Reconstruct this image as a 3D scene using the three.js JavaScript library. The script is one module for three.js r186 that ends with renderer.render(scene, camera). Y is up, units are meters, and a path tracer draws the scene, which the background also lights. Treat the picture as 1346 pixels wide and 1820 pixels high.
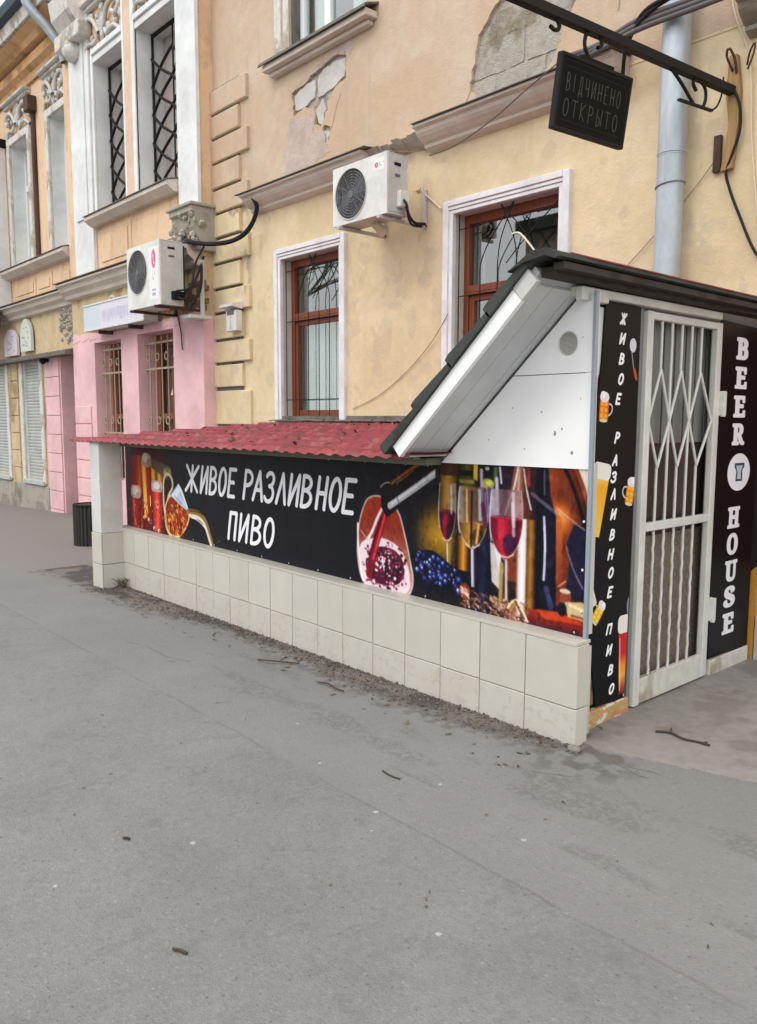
import * as THREE from 'three';
import { RoundedBoxGeometry } from 'three/addons/geometries/RoundedBoxGeometry.js';
import { mergeGeometries } from 'three/addons/utils/BufferGeometryUtils.js';

// ------------------------------------------------------------------ camera, sky, sun, exposure
const scene = new THREE.Scene();
const camera = new THREE.PerspectiveCamera(64.74, 757 / 1024, 0.05, 900);
camera.position.set(0, 1.52, 5.3);
{
  const right = new THREE.Vector3(0.66385, 0.00341, -0.74786), up = new THREE.Vector3(-0.08693, 0.99356, -0.07263), back = new THREE.Vector3(0.7428, 0.11322, 0.65987);
  camera.quaternion.setFromRotationMatrix(new THREE.Matrix4().makeBasis(right, up, back));
}
const renderer = new THREE.WebGLRenderer({ antialias: true });
renderer.toneMapping = THREE.LinearToneMapping;
renderer.toneMappingExposure = 1.0;
renderer.shadowMap.enabled = true;

// seeded randomness and value noise
function rng(seed) { let a = seed >>> 0; return () => { a = (a + 0x6d2b79f5) | 0; let t = Math.imul(a ^ (a >>> 15), 1 | a); t = (t + Math.imul(t ^ (t >>> 7), 61 | t)) ^ t; return ((t ^ (t >>> 14)) >>> 0) / 4294967296; }; }
function hash(x, y, s) { let h = Math.imul(x, 374761393) + Math.imul(y, 668265263) + Math.imul(s, 1274126177); h = Math.imul(h ^ (h >>> 13), 1274126177); return ((h ^ (h >>> 16)) >>> 0) / 4294967296; }
function vn(x, y, s = 0, p = 0) {
  let xi = Math.floor(x), yi = Math.floor(y); const fx = x - xi, fy = y - yi;
  const u = fx * fx * (3 - 2 * fx), v = fy * fy * (3 - 2 * fy);
  let x1 = xi + 1, y1 = yi + 1;
  if (p) { xi = ((xi % p) + p) % p; x1 = ((x1 % p) + p) % p; yi = ((yi % p) + p) % p; y1 = ((y1 % p) + p) % p; }
  const a = hash(xi, yi, s), b = hash(x1, yi, s), c = hash(xi, y1, s), d = hash(x1, y1, s);
  return a + (b - a) * u + (c - a) * v + (a - b - c + d) * u * v;
}
function fbm(x, y, o = 4, s = 0, p = 0) { let r = 0, a = 0.5, t = 0; for (let i = 0; i < o; i++) { r += a * vn(x, y, s + i * 17, p); t += a; a *= 0.5; x *= 2; y *= 2; p *= 2; } return r / t; }
const clamp = (v, a = 0, b = 1) => Math.min(b, Math.max(a, v));
const sstep = (a, b, v) => { const t = clamp((v - a) / (b - a)); return t * t * (3 - 2 * t); };
const mix = (a, b, t) => a + (b - a) * t;
const mix3 = (a, b, t) => [mix(a[0], b[0], t), mix(a[1], b[1], t), mix(a[2], b[2], t)];

{ // overcast sky: pale, a little brighter overhead, soft cloud structure
  const W = 256, H = 128, d = new Float32Array(W * H * 4);
  for (let j = 0; j < H; j++) for (let i = 0; i < W; i++) {
    const el = ((j + 0.5) / H - 0.5) * Math.PI, az = (i / W) * Math.PI * 2;
    const s = Math.max(0, Math.sin(el));
    const c = fbm(3 + 2.2 * Math.cos(az) * Math.cos(el), 7 + 2.2 * Math.sin(az) * Math.cos(el) + 3 * s, 4, 5);
    const L = (1.5 + 0.7 * s) * (0.86 + 0.28 * c), k = (j * W + i) * 4;
    d[k] = L * 0.985; d[k + 1] = L * 1.0; d[k + 2] = L * 1.03; d[k + 3] = 1;
  }
  const sky = new THREE.DataTexture(d, W, H, THREE.RGBAFormat, THREE.FloatType);
  sky.mapping = THREE.EquirectangularReflectionMapping; sky.magFilter = sky.minFilter = THREE.LinearFilter; sky.needsUpdate = true;
  scene.background = sky; scene.environment = sky;
}
const sun = new THREE.DirectionalLight(new THREE.Color(1, 0.965, 0.91), 0.85);
sun.position.set(-6, 17, 16); sun.target.position.set(-4, 1, 1);
sun.castShadow = true; sun.shadow.radius = 42;
Object.assign(sun.shadow.camera, { left: -25, right: 25, top: 25, bottom: -25, near: 1, far: 80 });
scene.add(sun, sun.target);

// ------------------------------------------------------------------ helpers
const used = {};
function numbered(n) { const k = (used[n] = (used[n] ?? -1) + 1); return k ? `${n}_${String(k).padStart(3, '0')}` : n; }
function tag(o, label, category, group) { o.userData.label = label; o.userData.category = category; if (group) o.userData.group = group; return o; }
function thing(name, label, category, pos = [0, 0, 0], group) { const g = new THREE.Group(); g.name = numbered(name); g.position.set(...pos); scene.add(g); return tag(g, label, category, group); }
function group(name, parent) { const g = new THREE.Group(); g.name = name; parent.add(g); return g; }
function uvBox(g) { // metric box mapping
  if (g.index) g = g.toNonIndexed();
  g.computeVertexNormals();
  const p = g.attributes.position, n = g.attributes.normal, uv = new Float32Array(p.count * 2);
  for (let i = 0; i < p.count; i++) {
    const ax = Math.abs(n.getX(i)), ay = Math.abs(n.getY(i)), az = Math.abs(n.getZ(i)), x = p.getX(i), y = p.getY(i), z = p.getZ(i);
    if (az >= ax && az >= ay) { uv[2 * i] = x; uv[2 * i + 1] = y; } else if (ax >= ay) { uv[2 * i] = z; uv[2 * i + 1] = y; } else { uv[2 * i] = x; uv[2 * i + 1] = z; }
  }
  g.setAttribute('uv', new THREE.BufferAttribute(uv, 2));
  return g;
}
function strip(g) { if (g.index) g = g.toNonIndexed(); for (const k of Object.keys(g.attributes)) if (!['position', 'normal', 'uv'].includes(k)) g.deleteAttribute(k); g.clearGroups(); return g; }
function mesh(name, geos, mat, parent = scene, opts = {}) {
  let g = Array.isArray(geos) ? (geos.length === 1 ? geos[0] : mergeGeometries(geos.map(strip))) : geos;
  const m = new THREE.Mesh(g, mat); m.name = parent === scene ? numbered(name) : name; m.castShadow = m.receiveShadow = true;
  if (opts.label) m.userData.label = opts.label; if (opts.kind) m.userData.kind = opts.kind;
  parent.add(m); return m;
}
function bx(x0, x1, y0, y1, z0, z1, r = 0) { // box, optionally with softened edges
  const w = x1 - x0, h = y1 - y0, d = z1 - z0;
  let g;
  if (r > 0) { r = Math.min(r, Math.min(w, h, d) * 0.45); g = new RoundedBoxGeometry(w, h, d, 1, r); const nrm = g.attributes.normal.clone(); g.translate((x0 + x1) / 2, (y0 + y1) / 2, (z0 + z1) / 2); const o = uvBox(g); if (o.attributes.position.count === nrm.count) o.setAttribute('normal', nrm); return o; }
  g = new THREE.BoxGeometry(w, h, d); g.translate((x0 + x1) / 2, (y0 + y1) / 2, (z0 + z1) / 2); return uvBox(g);
}
function hexa(p) { // 8 corners: 0-3 one face (ccw from outside), 4-7 the opposite face in the same order
  const f = [[0, 1, 2, 3], [7, 6, 5, 4], [0, 4, 5, 1], [1, 5, 6, 2], [2, 6, 7, 3], [3, 7, 4, 0]], a = [];
  for (const q of f) for (const k of [0, 1, 2, 0, 2, 3]) a.push(...p[q[k]]);
  const g = new THREE.BufferGeometry(); g.setAttribute('position', new THREE.Float32BufferAttribute(a, 3)); return uvBox(g);
}
function tube(pts, r, seg = 0, rs = 6, curved = true) {
  const v = pts.map((p) => new THREE.Vector3(...p));
  let c; if (curved && v.length > 2) c = new THREE.CatmullRomCurve3(v, false, 'centripetal'); else { c = new THREE.CurvePath(); for (let i = 0; i + 1 < v.length; i++) c.add(new THREE.LineCurve3(v[i], v[i + 1])); }
  return strip(new THREE.TubeGeometry(c, seg || Math.max(1, (v.length - 1) * (curved ? 5 : 1)), r, rs, false));
}
function rod(a, b, r, rs = 6) { // straight closed rod
  const A = new THREE.Vector3(...a), B = new THREE.Vector3(...b), d = B.clone().sub(A), g = new THREE.CylinderGeometry(r, r, d.length(), rs, 1);
  g.applyQuaternion(new THREE.Quaternion().setFromUnitVectors(new THREE.Vector3(0, 1, 0), d.clone().normalize())); g.translate(...A.add(B).multiplyScalar(0.5).toArray()); return strip(g);
}
function bar(a, b, w, t, n = [0, 0, 1]) { // flat bar of width w, thickness t along n
  const A = new THREE.Vector3(...a), B = new THREE.Vector3(...b), d = B.clone().sub(A), L = d.length(); d.normalize();
  const N = new THREE.Vector3(...n), S = new THREE.Vector3().crossVectors(d, N).normalize(); N.crossVectors(S, d).normalize();
  const g = new THREE.BoxGeometry(w, L, t); g.applyMatrix4(new THREE.Matrix4().makeBasis(S, d, N).setPosition(A.add(B).multiplyScalar(0.5))); return uvBox(g);
}
function shapeOf(pts) { const s = new THREE.Shape(); pts.forEach((p, i) => (i ? s.lineTo(...p) : s.moveTo(...p))); s.closePath(); return s; }
function slabZ(pts, holes, z0, z1) { // outline in x,y pulled from z0 to z1
  const s = shapeOf(pts); for (const h of holes) { const p = new THREE.Path(); h.forEach((q, i) => (i ? p.lineTo(...q) : p.moveTo(...q))); p.closePath(); s.holes.push(p); }
  const g = new THREE.ExtrudeGeometry(s, { depth: z1 - z0, bevelEnabled: false }); g.translate(0, 0, z0); return uvBox(g);
}
function slabX(pts, x0, x1) { // outline in z,y pulled from x0 to x1
  const g = new THREE.ExtrudeGeometry(shapeOf(pts.map(([z, y]) => [-z, y])), { depth: x1 - x0, bevelEnabled: false }); g.rotateY(Math.PI / 2); g.translate(x0, 0, 0); return uvBox(g);
}
const rect = (x0, x1, y0, y1) => [[x0, y0], [x1, y0], [x1, y1], [x0, y1]];
function ragged(pts, amp, seed, step = 0.05) { // broken edge
  const r = rng(seed), out = [];
  for (let i = 0; i < pts.length; i++) {
    const a = pts[i], b = pts[(i + 1) % pts.length], L = Math.hypot(b[0] - a[0], b[1] - a[1]), n = Math.max(1, Math.round(L / step)), k = Math.min(1, L / 0.12);
    for (let j = 0; j < n; j++) { const t = j / n, e = amp * k; out.push([mix(a[0], b[0], t) + (r() - 0.5) * e, mix(a[1], b[1], t) + (r() - 0.5) * e]); }
  }
  return out;
}

// ------------------------------------------------------------------ textures
const lin2s = (v) => { v = clamp(v); return v <= 0.0031308 ? v * 12.92 : 1.055 * Math.pow(v, 1 / 2.4) - 0.055; };
function colorTex(w, h, f, rep = true) { // f(u 0..1, v 0..1 upward) -> linear rgb
  const d = new Uint8Array(w * h * 4);
  for (let j = 0; j < h; j++) for (let i = 0; i < w; i++) { const c = f((i + 0.5) / w, (j + 0.5) / h), k = (j * w + i) * 4; d[k] = 255 * lin2s(c[0]); d[k + 1] = 255 * lin2s(c[1]); d[k + 2] = 255 * lin2s(c[2]); d[k + 3] = 255; }
  const t = new THREE.DataTexture(d, w, h); t.colorSpace = THREE.SRGBColorSpace; t.magFilter = THREE.LinearFilter; t.minFilter = THREE.LinearMipmapLinearFilter; t.generateMipmaps = true;
  if (rep) t.wrapS = t.wrapT = THREE.RepeatWrapping; t.needsUpdate = true; return t;
}
function greyTex(w, h, f) { const d = new Uint8Array(w * h * 4); for (let j = 0; j < h; j++) for (let i = 0; i < w; i++) { const c = 255 * clamp(f((i + 0.5) / w, (j + 0.5) / h)), k = (j * w + i) * 4; d[k] = d[k + 1] = d[k + 2] = c; d[k + 3] = 255; } const t = new THREE.DataTexture(d, w, h); t.magFilter = THREE.LinearFilter; t.wrapS = t.wrapT = THREE.RepeatWrapping; t.needsUpdate = true; return t; }
function sized(t, w, h = w, x0 = 0, y0 = 0) { const c = t.clone(); c.repeat.set(1 / w, 1 / h); c.offset.set(-x0 / w, -y0 / h); c.needsUpdate = true; return c; }

const mottle = colorTex(512, 512, (u, v) => { // near-white blotches with specks, 2 m tile
  const a = fbm(u * 5, v * 5, 5, 11, 5), b = fbm(u * 24, v * 24, 3, 31, 24), sp = vn(u * 160, v * 160, 9, 160);
  let k = 0.86 + 0.2 * (a - 0.5) * 1.6 + 0.14 * (b - 0.5); if (sp > 0.93 && b > 0.5) k *= 0.82;
  return [k * 1.0, k * (0.99 + 0.02 * (a - 0.5)), k * (0.975 + 0.05 * (b - 0.5))];
});
const softMottle = colorTex(256, 256, (u, v) => { const a = fbm(u * 6, v * 6, 4, 15, 6), k = 0.97 + 0.1 * (a - 0.5); return [k, k * (0.995 + 0.02 * (a - 0.5)), k * 0.985]; });
const splash = colorTex(512, 256, (u, v) => { const a = fbm(u * 9, v * 4, 5, 161, 0), s = sstep(0.48, 0.66, a), d = sstep(0.6, 0.74, fbm(u * 30, v * 18, 4, 162, 0)), k = 1 + 0.1 * (a - 0.5); return mix3(mix3([k, k, k], [0.9, 0.84, 0.78], 0.35 * s), [0.68, 0.6, 0.52], 0.3 * d); });
const worn = colorTex(512, 512, (u, v) => { const a = fbm(u * 5, v * 5, 5, 171, 5), b = fbm(u * 22, v * 22, 4, 172, 22), t = fbm(u * 26, v * 3, 4, 173, 0), s = sstep(0.53, 0.62, a) * 0.1 + sstep(0.58, 0.7, t) * sstep(0.42, 0.55, b) * 0.1 + sstep(0.63, 0.68, b) * 0.08, k = 0.98 + 0.16 * (b - 0.5); return [k * (1 - s), k * (1 - 1.06 * s), k * (1 - 1.1 * s)]; });
const dirty = colorTex(512, 512, (u, v) => { // heavier blotches and stains, 2 m tile
  const a = fbm(u * 4, v * 4, 5, 71, 4), b = fbm(u * 18, v * 18, 4, 41, 18), st = sstep(0.52, 0.68, fbm(u * 7, v * 3, 4, 91, 0) * 0.4 + a * 0.6);
  const k = 0.9 + 0.28 * (b - 0.5); return [k * mix(1, 0.62, st), k * mix(1, 0.57, st), k * mix(0.97, 0.48, st)];
});
const grain = greyTex(512, 512, (u, v) => 0.5 + 0.5 * (fbm(u * 60, v * 60, 3, 3, 60) - 0.5) + 0.6 * (fbm(u * 8, v * 8, 3, 13, 8) - 0.5));
const coarse = greyTex(512, 512, (u, v) => { const n = vn(u * 128, v * 128, 6, 128), m = vn(u * 64, v * 64, 7, 64); return 0.25 + 0.45 * n + 0.3 * m; });
const woodTex = colorTex(256, 512, (u, v) => { const g = fbm(u * 40, v * 3, 4, 21), k = 0.8 + 0.5 * (g - 0.5) + 0.15 * (vn(u * 100, v * 6, 8) - 0.5); return [k, k * 0.97, k * 0.93]; });

function mat(rgb, rough = 0.85, o = {}) {
  const m = new THREE[o.physical ? 'MeshPhysicalMaterial' : 'MeshStandardMaterial']({ roughness: rough, metalness: o.metal ?? 0 }); m.color.setRGB(...rgb);
  if (o.map) m.map = o.map; if (o.bump) { m.bumpMap = o.bump; m.bumpScale = o.bs ?? 0.003; } if (o.side) m.side = o.side; if (o.spec !== undefined) m.specularIntensity = o.spec; return m;
}
const worn2 = sized(worn, 2.2), mot2 = sized(mottle, 2), mot1 = sized(mottle, 0.9), mot4 = sized(softMottle, 0.6), dirt2 = sized(dirty, 2), dirt1 = sized(dirty, 0.8), gr1 = sized(grain, 0.8), gr3 = sized(grain, 0.3), wood1 = sized(woodTex, 0.5, 1.2);

function segDist(px, py, a, b) { const dx = b[0] - a[0], dy = b[1] - a[1], t = clamp(((px - a[0]) * dx + (py - a[1]) * dy) / (dx * dx + dy * dy)); return Math.hypot(px - a[0] - t * dx, py - a[1] - t * dy); }
const wallCracks = [[[-6.42, 5.3], [-6.46, 5.15], [-6.5, 5.06]], [[-7.42, 4.62], [-7.3, 4.55], [-7.1, 4.62], [-7.0, 4.5]], [[-6.86, 4.3], [-6.7, 4.45], [-6.62, 4.62], [-6.55, 4.72]], [[-4.82, 4.26], [-4.9, 4.15], [-5.0, 4.08]], [[-7.2, 4.45], [-7.05, 4.38], [-6.98, 4.24]], [[-3.6, 4.85], [-3.4, 4.6], [-3.42, 4.4]]];
// the yellow house's plaster, laid out over the wall in metres: x -9.2 to -1.2, y 0 to 8
const housePlaster = colorTex(1024, 1024, (u, v) => {
  const x = -9.2 + 8 * u, y = 8 * v;
  const big = fbm(x * 0.9 + 4, y * 0.9, 4, 51), mid = fbm(x * 3.1, y * 3.1, 4, 52), fine = fbm(x * 17, y * 17, 3, 53), strk = fbm(x * 9, y * 0.9, 4, 54);
  let c;
  if (y < 4.02 + 0.05 * (mid - 0.5)) {
    c = mix3([0.73, 0.59, 0.375], [0.67, 0.53, 0.325], sstep(0.35, 0.65, big));
    c = mix3(c, [0.74, 0.6, 0.41], 0.6 * sstep(0.52, 0.72, mid));
    c = mix3(c, [0.5, 0.42, 0.3], 0.3 * sstep(0.62, 0.75, strk) * sstep(0.45, 0.6, fine));
    // soot and damp blotches with torn outlines
    const bl = sstep(0.55, 0.6, fbm(x * 1.5 + 2, y * 1.9, 6, 59)); c = mix3(c, [0.5, 0.39, 0.25], 0.16 * bl); const sp = sstep(0.62, 0.67, fbm(x * 6, y * 5, 4, 60)); c = mix3(c, [0.46, 0.38, 0.27], 0.3 * sp);
    // grime on the quoins
    const q = sstep(-8.1, -8.35, x) * sstep(0.46, 0.58, fbm(x * 4, y * 2.2, 5, 57)) * sstep(2.3, 2.6, y); c = mix3(c, [0.27, 0.22, 0.14], 0.8 * q);
  } else {
    c = mix3([0.58, 0.44, 0.32], [0.55, 0.4, 0.27], sstep(0.3, 0.65, big));
    c = mix3(c, [0.6, 0.48, 0.36], 0.7 * sstep(0.5, 0.72, mid));
    c = mix3(c, [0.56, 0.38, 0.25], 0.5 * sstep(0.56, 0.74, fbm(x * 2, y * 1.3, 4, 58)));
    c = mix3(c, [0.45, 0.36, 0.27], 0.35 * sstep(0.6, 0.75, strk));
  }
  for (const cr of wallCracks) for (let i = 0; i + 1 < cr.length; i++) { if (Math.abs(x - cr[i][0]) > 0.6 || Math.abs(y - cr[i][1]) > 0.6) continue; const q = segDist(x + 0.05 * (mid - 0.5), y + 0.03 * (fine - 0.5), cr[i], cr[i + 1]); if (q < 0.012) c = mix3(c, [0.2, 0.15, 0.12], 0.75 * sstep(0.011, 0.003, q)); }
  const k = 1 + 0.14 * (fine - 0.5); return [c[0] * k, c[1] * k, c[2] * k];
});
const M = {};
M.yellow = mat([1, 1, 1], 0.92, { map: sized(housePlaster, 8, 8, -9.2, 0), bump: gr1, bs: 0.004 });
M.core = mat([0.5, 0.45, 0.4], 0.95, { map: dirt1, bump: gr3, bs: 0.012 });
M.stone = [[0.54, 0.49, 0.42], [0.52, 0.47, 0.41], [0.56, 0.5, 0.43]].map((c) => mat(c, 0.95, { map: dirt1, bump: gr3, bs: 0.02 }));
M.flake = mat([0.66, 0.63, 0.6], 0.95, { map: mot1, bump: gr3, bs: 0.006 });
M.lilac = mat([0.62, 0.5, 0.44], 0.95, { map: mot1, bump: gr3, bs: 0.008 });
M.cornice = mat([0.72, 0.635, 0.55], 0.9, { map: mot2, bump: gr1, bs: 0.004 });
M.ledge = mat([0.17, 0.15, 0.13], 0.9, { map: dirt1, bump: gr3, bs: 0.006 });
M.peach = mat([0.8, 0.56, 0.36], 0.92, { map: worn2, bump: gr1, bs: 0.004 });
M.orange = mat([0.68, 0.4, 0.2], 0.92, { map: dirt2, bump: gr1, bs: 0.004 });
M.tan = mat([0.7, 0.54, 0.34], 0.92, { map: dirt2, bump: gr3, bs: 0.01 });
M.pink = mat([0.88, 0.555, 0.575], 0.9, { map: mot2, bump: gr1, bs: 0.003 });
M.white = mat([0.85, 0.87, 0.86], 0.85, { map: mot2, bump: gr1, bs: 0.003 });
M.whiteTrim = mat([0.86, 0.85, 0.865], 0.7, { map: mot1 });
M.stucco = mat([0.74, 0.72, 0.68], 0.92, { map: dirt1, bump: gr3, bs: 0.006 });
M.frame = mat([0.235, 0.058, 0.02], 0.45, { map: wood1 });
M.frameDark = mat([0.16, 0.03, 0.014], 0.5, { map: wood1 });
M.plastic = mat([0.8, 0.82, 0.82], 0.35);
M.iron = mat([0.018, 0.016, 0.015], 0.65, { physical: true, spec: 0.35 });
M.rustIron = mat([0.09, 0.045, 0.03], 0.8, { map: dirt1 });
M.room = mat([0.42, 0.39, 0.34], 0.95);
M.curtain = mat([0.62, 0.68, 0.65], 0.95);
M.tile = [[0.57, 0.548, 0.475], [0.55, 0.53, 0.46], [0.585, 0.56, 0.49], [0.56, 0.535, 0.468]].map((c) => mat(c, 0.4, { map: mot4 }));
M.tileLow = [[0.545, 0.52, 0.455], [0.535, 0.515, 0.455]].map((c) => mat(c, 0.5, { map: sized(splash, 1.1, 0.5) }));
M.grout = mat([0.44, 0.42, 0.36], 0.95, { map: dirt1 });
M.render = mat([0.62, 0.6, 0.55], 0.85, { map: mot2, bump: gr1, bs: 0.003 });
M.postWhite = mat([0.7, 0.71, 0.68], 0.8, { map: mot2, bump: gr1, bs: 0.002 });
M.gateWhite = mat([0.72, 0.72, 0.68], 0.5, { map: mot1 });
M.gateDirty = mat([0.66, 0.65, 0.6], 0.6, { map: dirt1 });
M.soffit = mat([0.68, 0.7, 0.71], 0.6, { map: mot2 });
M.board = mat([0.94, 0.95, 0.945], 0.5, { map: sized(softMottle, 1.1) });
M.darkSheet = mat([0.05, 0.056, 0.05], 0.8, { map: dirt1, bump: gr3, bs: 0.004 });
M.darkWood = mat([0.022, 0.018, 0.015], 0.9, { map: wood1, physical: true, spec: 0.3 });
M.wornWood = mat([0.05, 0.04, 0.033], 0.9, { map: dirt1 });
M.battens = mat([0.2, 0.2, 0.14], 0.9, { map: dirt1 });
M.zinc = mat([0.5, 0.56, 0.6], 0.48, { metal: 0.35, map: mot1 });
M.steelBlue = mat([0.34, 0.41, 0.46], 0.55, { metal: 0.2, map: mot1 });
M.acWhite = mat([0.78, 0.78, 0.74], 0.45, { map: mot1 });
M.acGrey = mat([0.6, 0.6, 0.56], 0.5, { map: mot1 });
M.black = mat([0.012, 0.012, 0.013], 0.7, { physical: true, spec: 0.3 });
M.grey = mat([0.12, 0.125, 0.13], 0.6);
M.cable = mat([0.022, 0.02, 0.02], 0.7, { physical: true, spec: 0.4 });
M.cableGrey = mat([0.1, 0.09, 0.088], 0.6);
M.cablePale = mat([0.66, 0.56, 0.42], 0.7);
M.wire = mat([0.3, 0.24, 0.17], 0.7);
M.twig = mat([0.055, 0.04, 0.028], 0.9);
M.bark = mat([0.17, 0.145, 0.12], 0.95, { map: mot1 });
M.brick = mat([0.32, 0.16, 0.09], 0.95, { map: dirt1, bump: gr3, bs: 0.01 });
M.brown = mat([0.14, 0.07, 0.04], 0.7, { map: wood1 });
M.shutter = mat([0.5, 0.53, 0.5], 0.6, { map: mot1 });
M.concrete = mat([0.42, 0.39, 0.34], 0.95, { map: dirt2, bump: gr3, bs: 0.008 });
function glass(rgb, ior = 2.15) { const m = new THREE.MeshPhysicalMaterial({ roughness: 0.015, metalness: 0, transmission: 1, thickness: 0, ior }); m.color.setRGB(...rgb); return m; }
M.glass = glass([0.86, 0.9, 0.88]);
M.glassDark = glass([0.7, 0.7, 0.68], 1.7);

function canvasTex(w, h, draw) { const c = document.createElement('canvas'); c.width = w; c.height = h; draw(c.getContext('2d'), w, h); const t = new THREE.CanvasTexture(c); t.colorSpace = THREE.SRGBColorSpace; t.magFilter = THREE.LinearFilter; t.generateMipmaps = true; t.minFilter = THREE.LinearMipmapLinearFilter; return t; }

// lettering drawn with a round brush; every glyph in a unit box, y down
const arcP = (cx, cy, rx, ry, a0, a1, n = 14) => Array.from({ length: n + 1 }, (_, i) => { const a = mix(a0, a1, i / n); return [cx + rx * Math.cos(a), cy + ry * Math.sin(a)]; });
const PI = Math.PI;
const bowl = (x, y0, y1, rx) => [[x, y0], ...arcP(x + 0.2, (y0 + y1) / 2, rx, (y1 - y0) / 2, -PI / 2, PI / 2), [x, y1]];
const GLYPH = {
  Ж: [[[0.5, 0], [0.5, 1]], [[0, 0], [0.5, 0.5], [0, 1]], [[1, 0], [0.5, 0.5], [1, 1]]],
  И: [[[0, 0], [0, 1], [0.85, 0], [0.85, 1]]], В: [[[0, 0], [0, 1]], bowl(0, 0, 0.46, 0.5), bowl(0, 0.46, 1, 0.62)],
  О: [arcP(0.45, 0.5, 0.45, 0.5, 0, 2 * PI, 24)], Е: [[[0.75, 0], [0, 0], [0, 1], [0.78, 1]], [[0, 0.48], [0.6, 0.48]]],
  Р: [[[0, 1], [0, 0]], bowl(0, 0, 0.52, 0.55)], А: [[[0, 1], [0.45, 0], [0.9, 1]], [[0.18, 0.64], [0.72, 0.64]]],
  З: [[...arcP(0.32, 0.23, 0.42, 0.23, -PI * 0.85, PI / 2), ...arcP(0.32, 0.73, 0.5, 0.27, -PI / 2, PI * 0.85)]],
  Л: [[[0, 1], [0.42, 0], [0.84, 1]]], Н: [[[0, 0], [0, 1]], [[0.85, 0], [0.85, 1]], [[0, 0.5], [0.85, 0.5]]], П: [[[0, 1], [0, 0], [0.85, 0], [0.85, 1]]],
  І: [[[0.2, 0], [0.2, 1]]], Д: [[[0, 1.15], [0, 0.95], [0.9, 0.95], [0.9, 1.15]], [[0.15, 0.95], [0.3, 0], [0.75, 0], [0.75, 0.95]]], Ч: [[[0, 0], [0, 0.45], [0.2, 0.58], [0.8, 0.5]], [[0.8, 0], [0.8, 1]]],
  Т: [[[0, 0], [0.9, 0]], [[0.45, 0], [0.45, 1]]], К: [[[0, 0], [0, 1]], [[0.8, 0], [0, 0.52], [0.8, 1]]], Ы: [[[0, 0], [0, 1]], bowl(0, 0.45, 1, 0.4), [[0.95, 0], [0.95, 1]]],
};
function brush(c, ch, x, y, w, h, lw, slant = 0, style = '#f1eff3', dash) {
  const g = GLYPH[ch]; if (!g) return; c.save(); c.strokeStyle = style; c.lineWidth = lw; c.lineCap = 'round'; c.lineJoin = 'round'; if (dash) c.setLineDash(dash);
  for (const s of g) { c.beginPath(); s.forEach(([px, py], i) => { const X = x + px * w + (1 - py) * slant * h, Y = y + py * h; i ? c.lineTo(X, Y) : c.moveTo(X, Y); }); c.stroke(); } c.restore();
}
function poly(c, pts, fill, stroke, lw) { c.beginPath(); pts.forEach((p, i) => (i ? c.lineTo(...p) : c.moveTo(...p))); c.closePath(); if (fill) { c.fillStyle = fill; c.fill(); } if (stroke) { c.strokeStyle = stroke; c.lineWidth = lw; c.stroke(); } }
function blob(c, pts, fill, stroke, lw) { // smooth closed outline
  c.beginPath(); const n = pts.length, m = (a, b) => [(a[0] + b[0]) / 2, (a[1] + b[1]) / 2]; c.moveTo(...m(pts[n - 1], pts[0]));
  for (let i = 0; i < n; i++) { const q = m(pts[i], pts[(i + 1) % n]); c.quadraticCurveTo(pts[i][0], pts[i][1], q[0], q[1]); } c.closePath();
  if (fill) { c.fillStyle = fill; c.fill(); } if (stroke) { c.strokeStyle = stroke; c.lineWidth = lw; c.stroke(); }
}
function line(c, pts, style, lw, smooth = true) { c.strokeStyle = style; c.lineWidth = lw; c.lineCap = 'round'; c.lineJoin = 'round'; c.beginPath(); c.moveTo(...pts[0]); if (smooth && pts.length > 2) { for (let i = 1; i < pts.length - 1; i++) { const q = i === pts.length - 2 ? pts[i + 1] : [(pts[i][0] + pts[i + 1][0]) / 2, (pts[i][1] + pts[i + 1][1]) / 2]; c.quadraticCurveTo(pts[i][0], pts[i][1], q[0], q[1]); } } else pts.slice(1).forEach((p) => c.lineTo(...p)); c.stroke(); }
function ell(c, x, y, rx, ry, fill, rot = 0) { c.beginPath(); c.ellipse(x, y, rx, ry, rot, 0, 2 * PI); c.fillStyle = fill; c.fill(); }
function hgrad(c, x0, x1, stops) { const g = c.createLinearGradient(x0, 0, x1, 0); stops.forEach(([t, s]) => g.addColorStop(t, s)); return g; }
function vgrad(c, y0, y1, stops) { const g = c.createLinearGradient(0, y0, 0, y1); stops.forEach(([t, s]) => g.addColorStop(t, s)); return g; }

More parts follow.
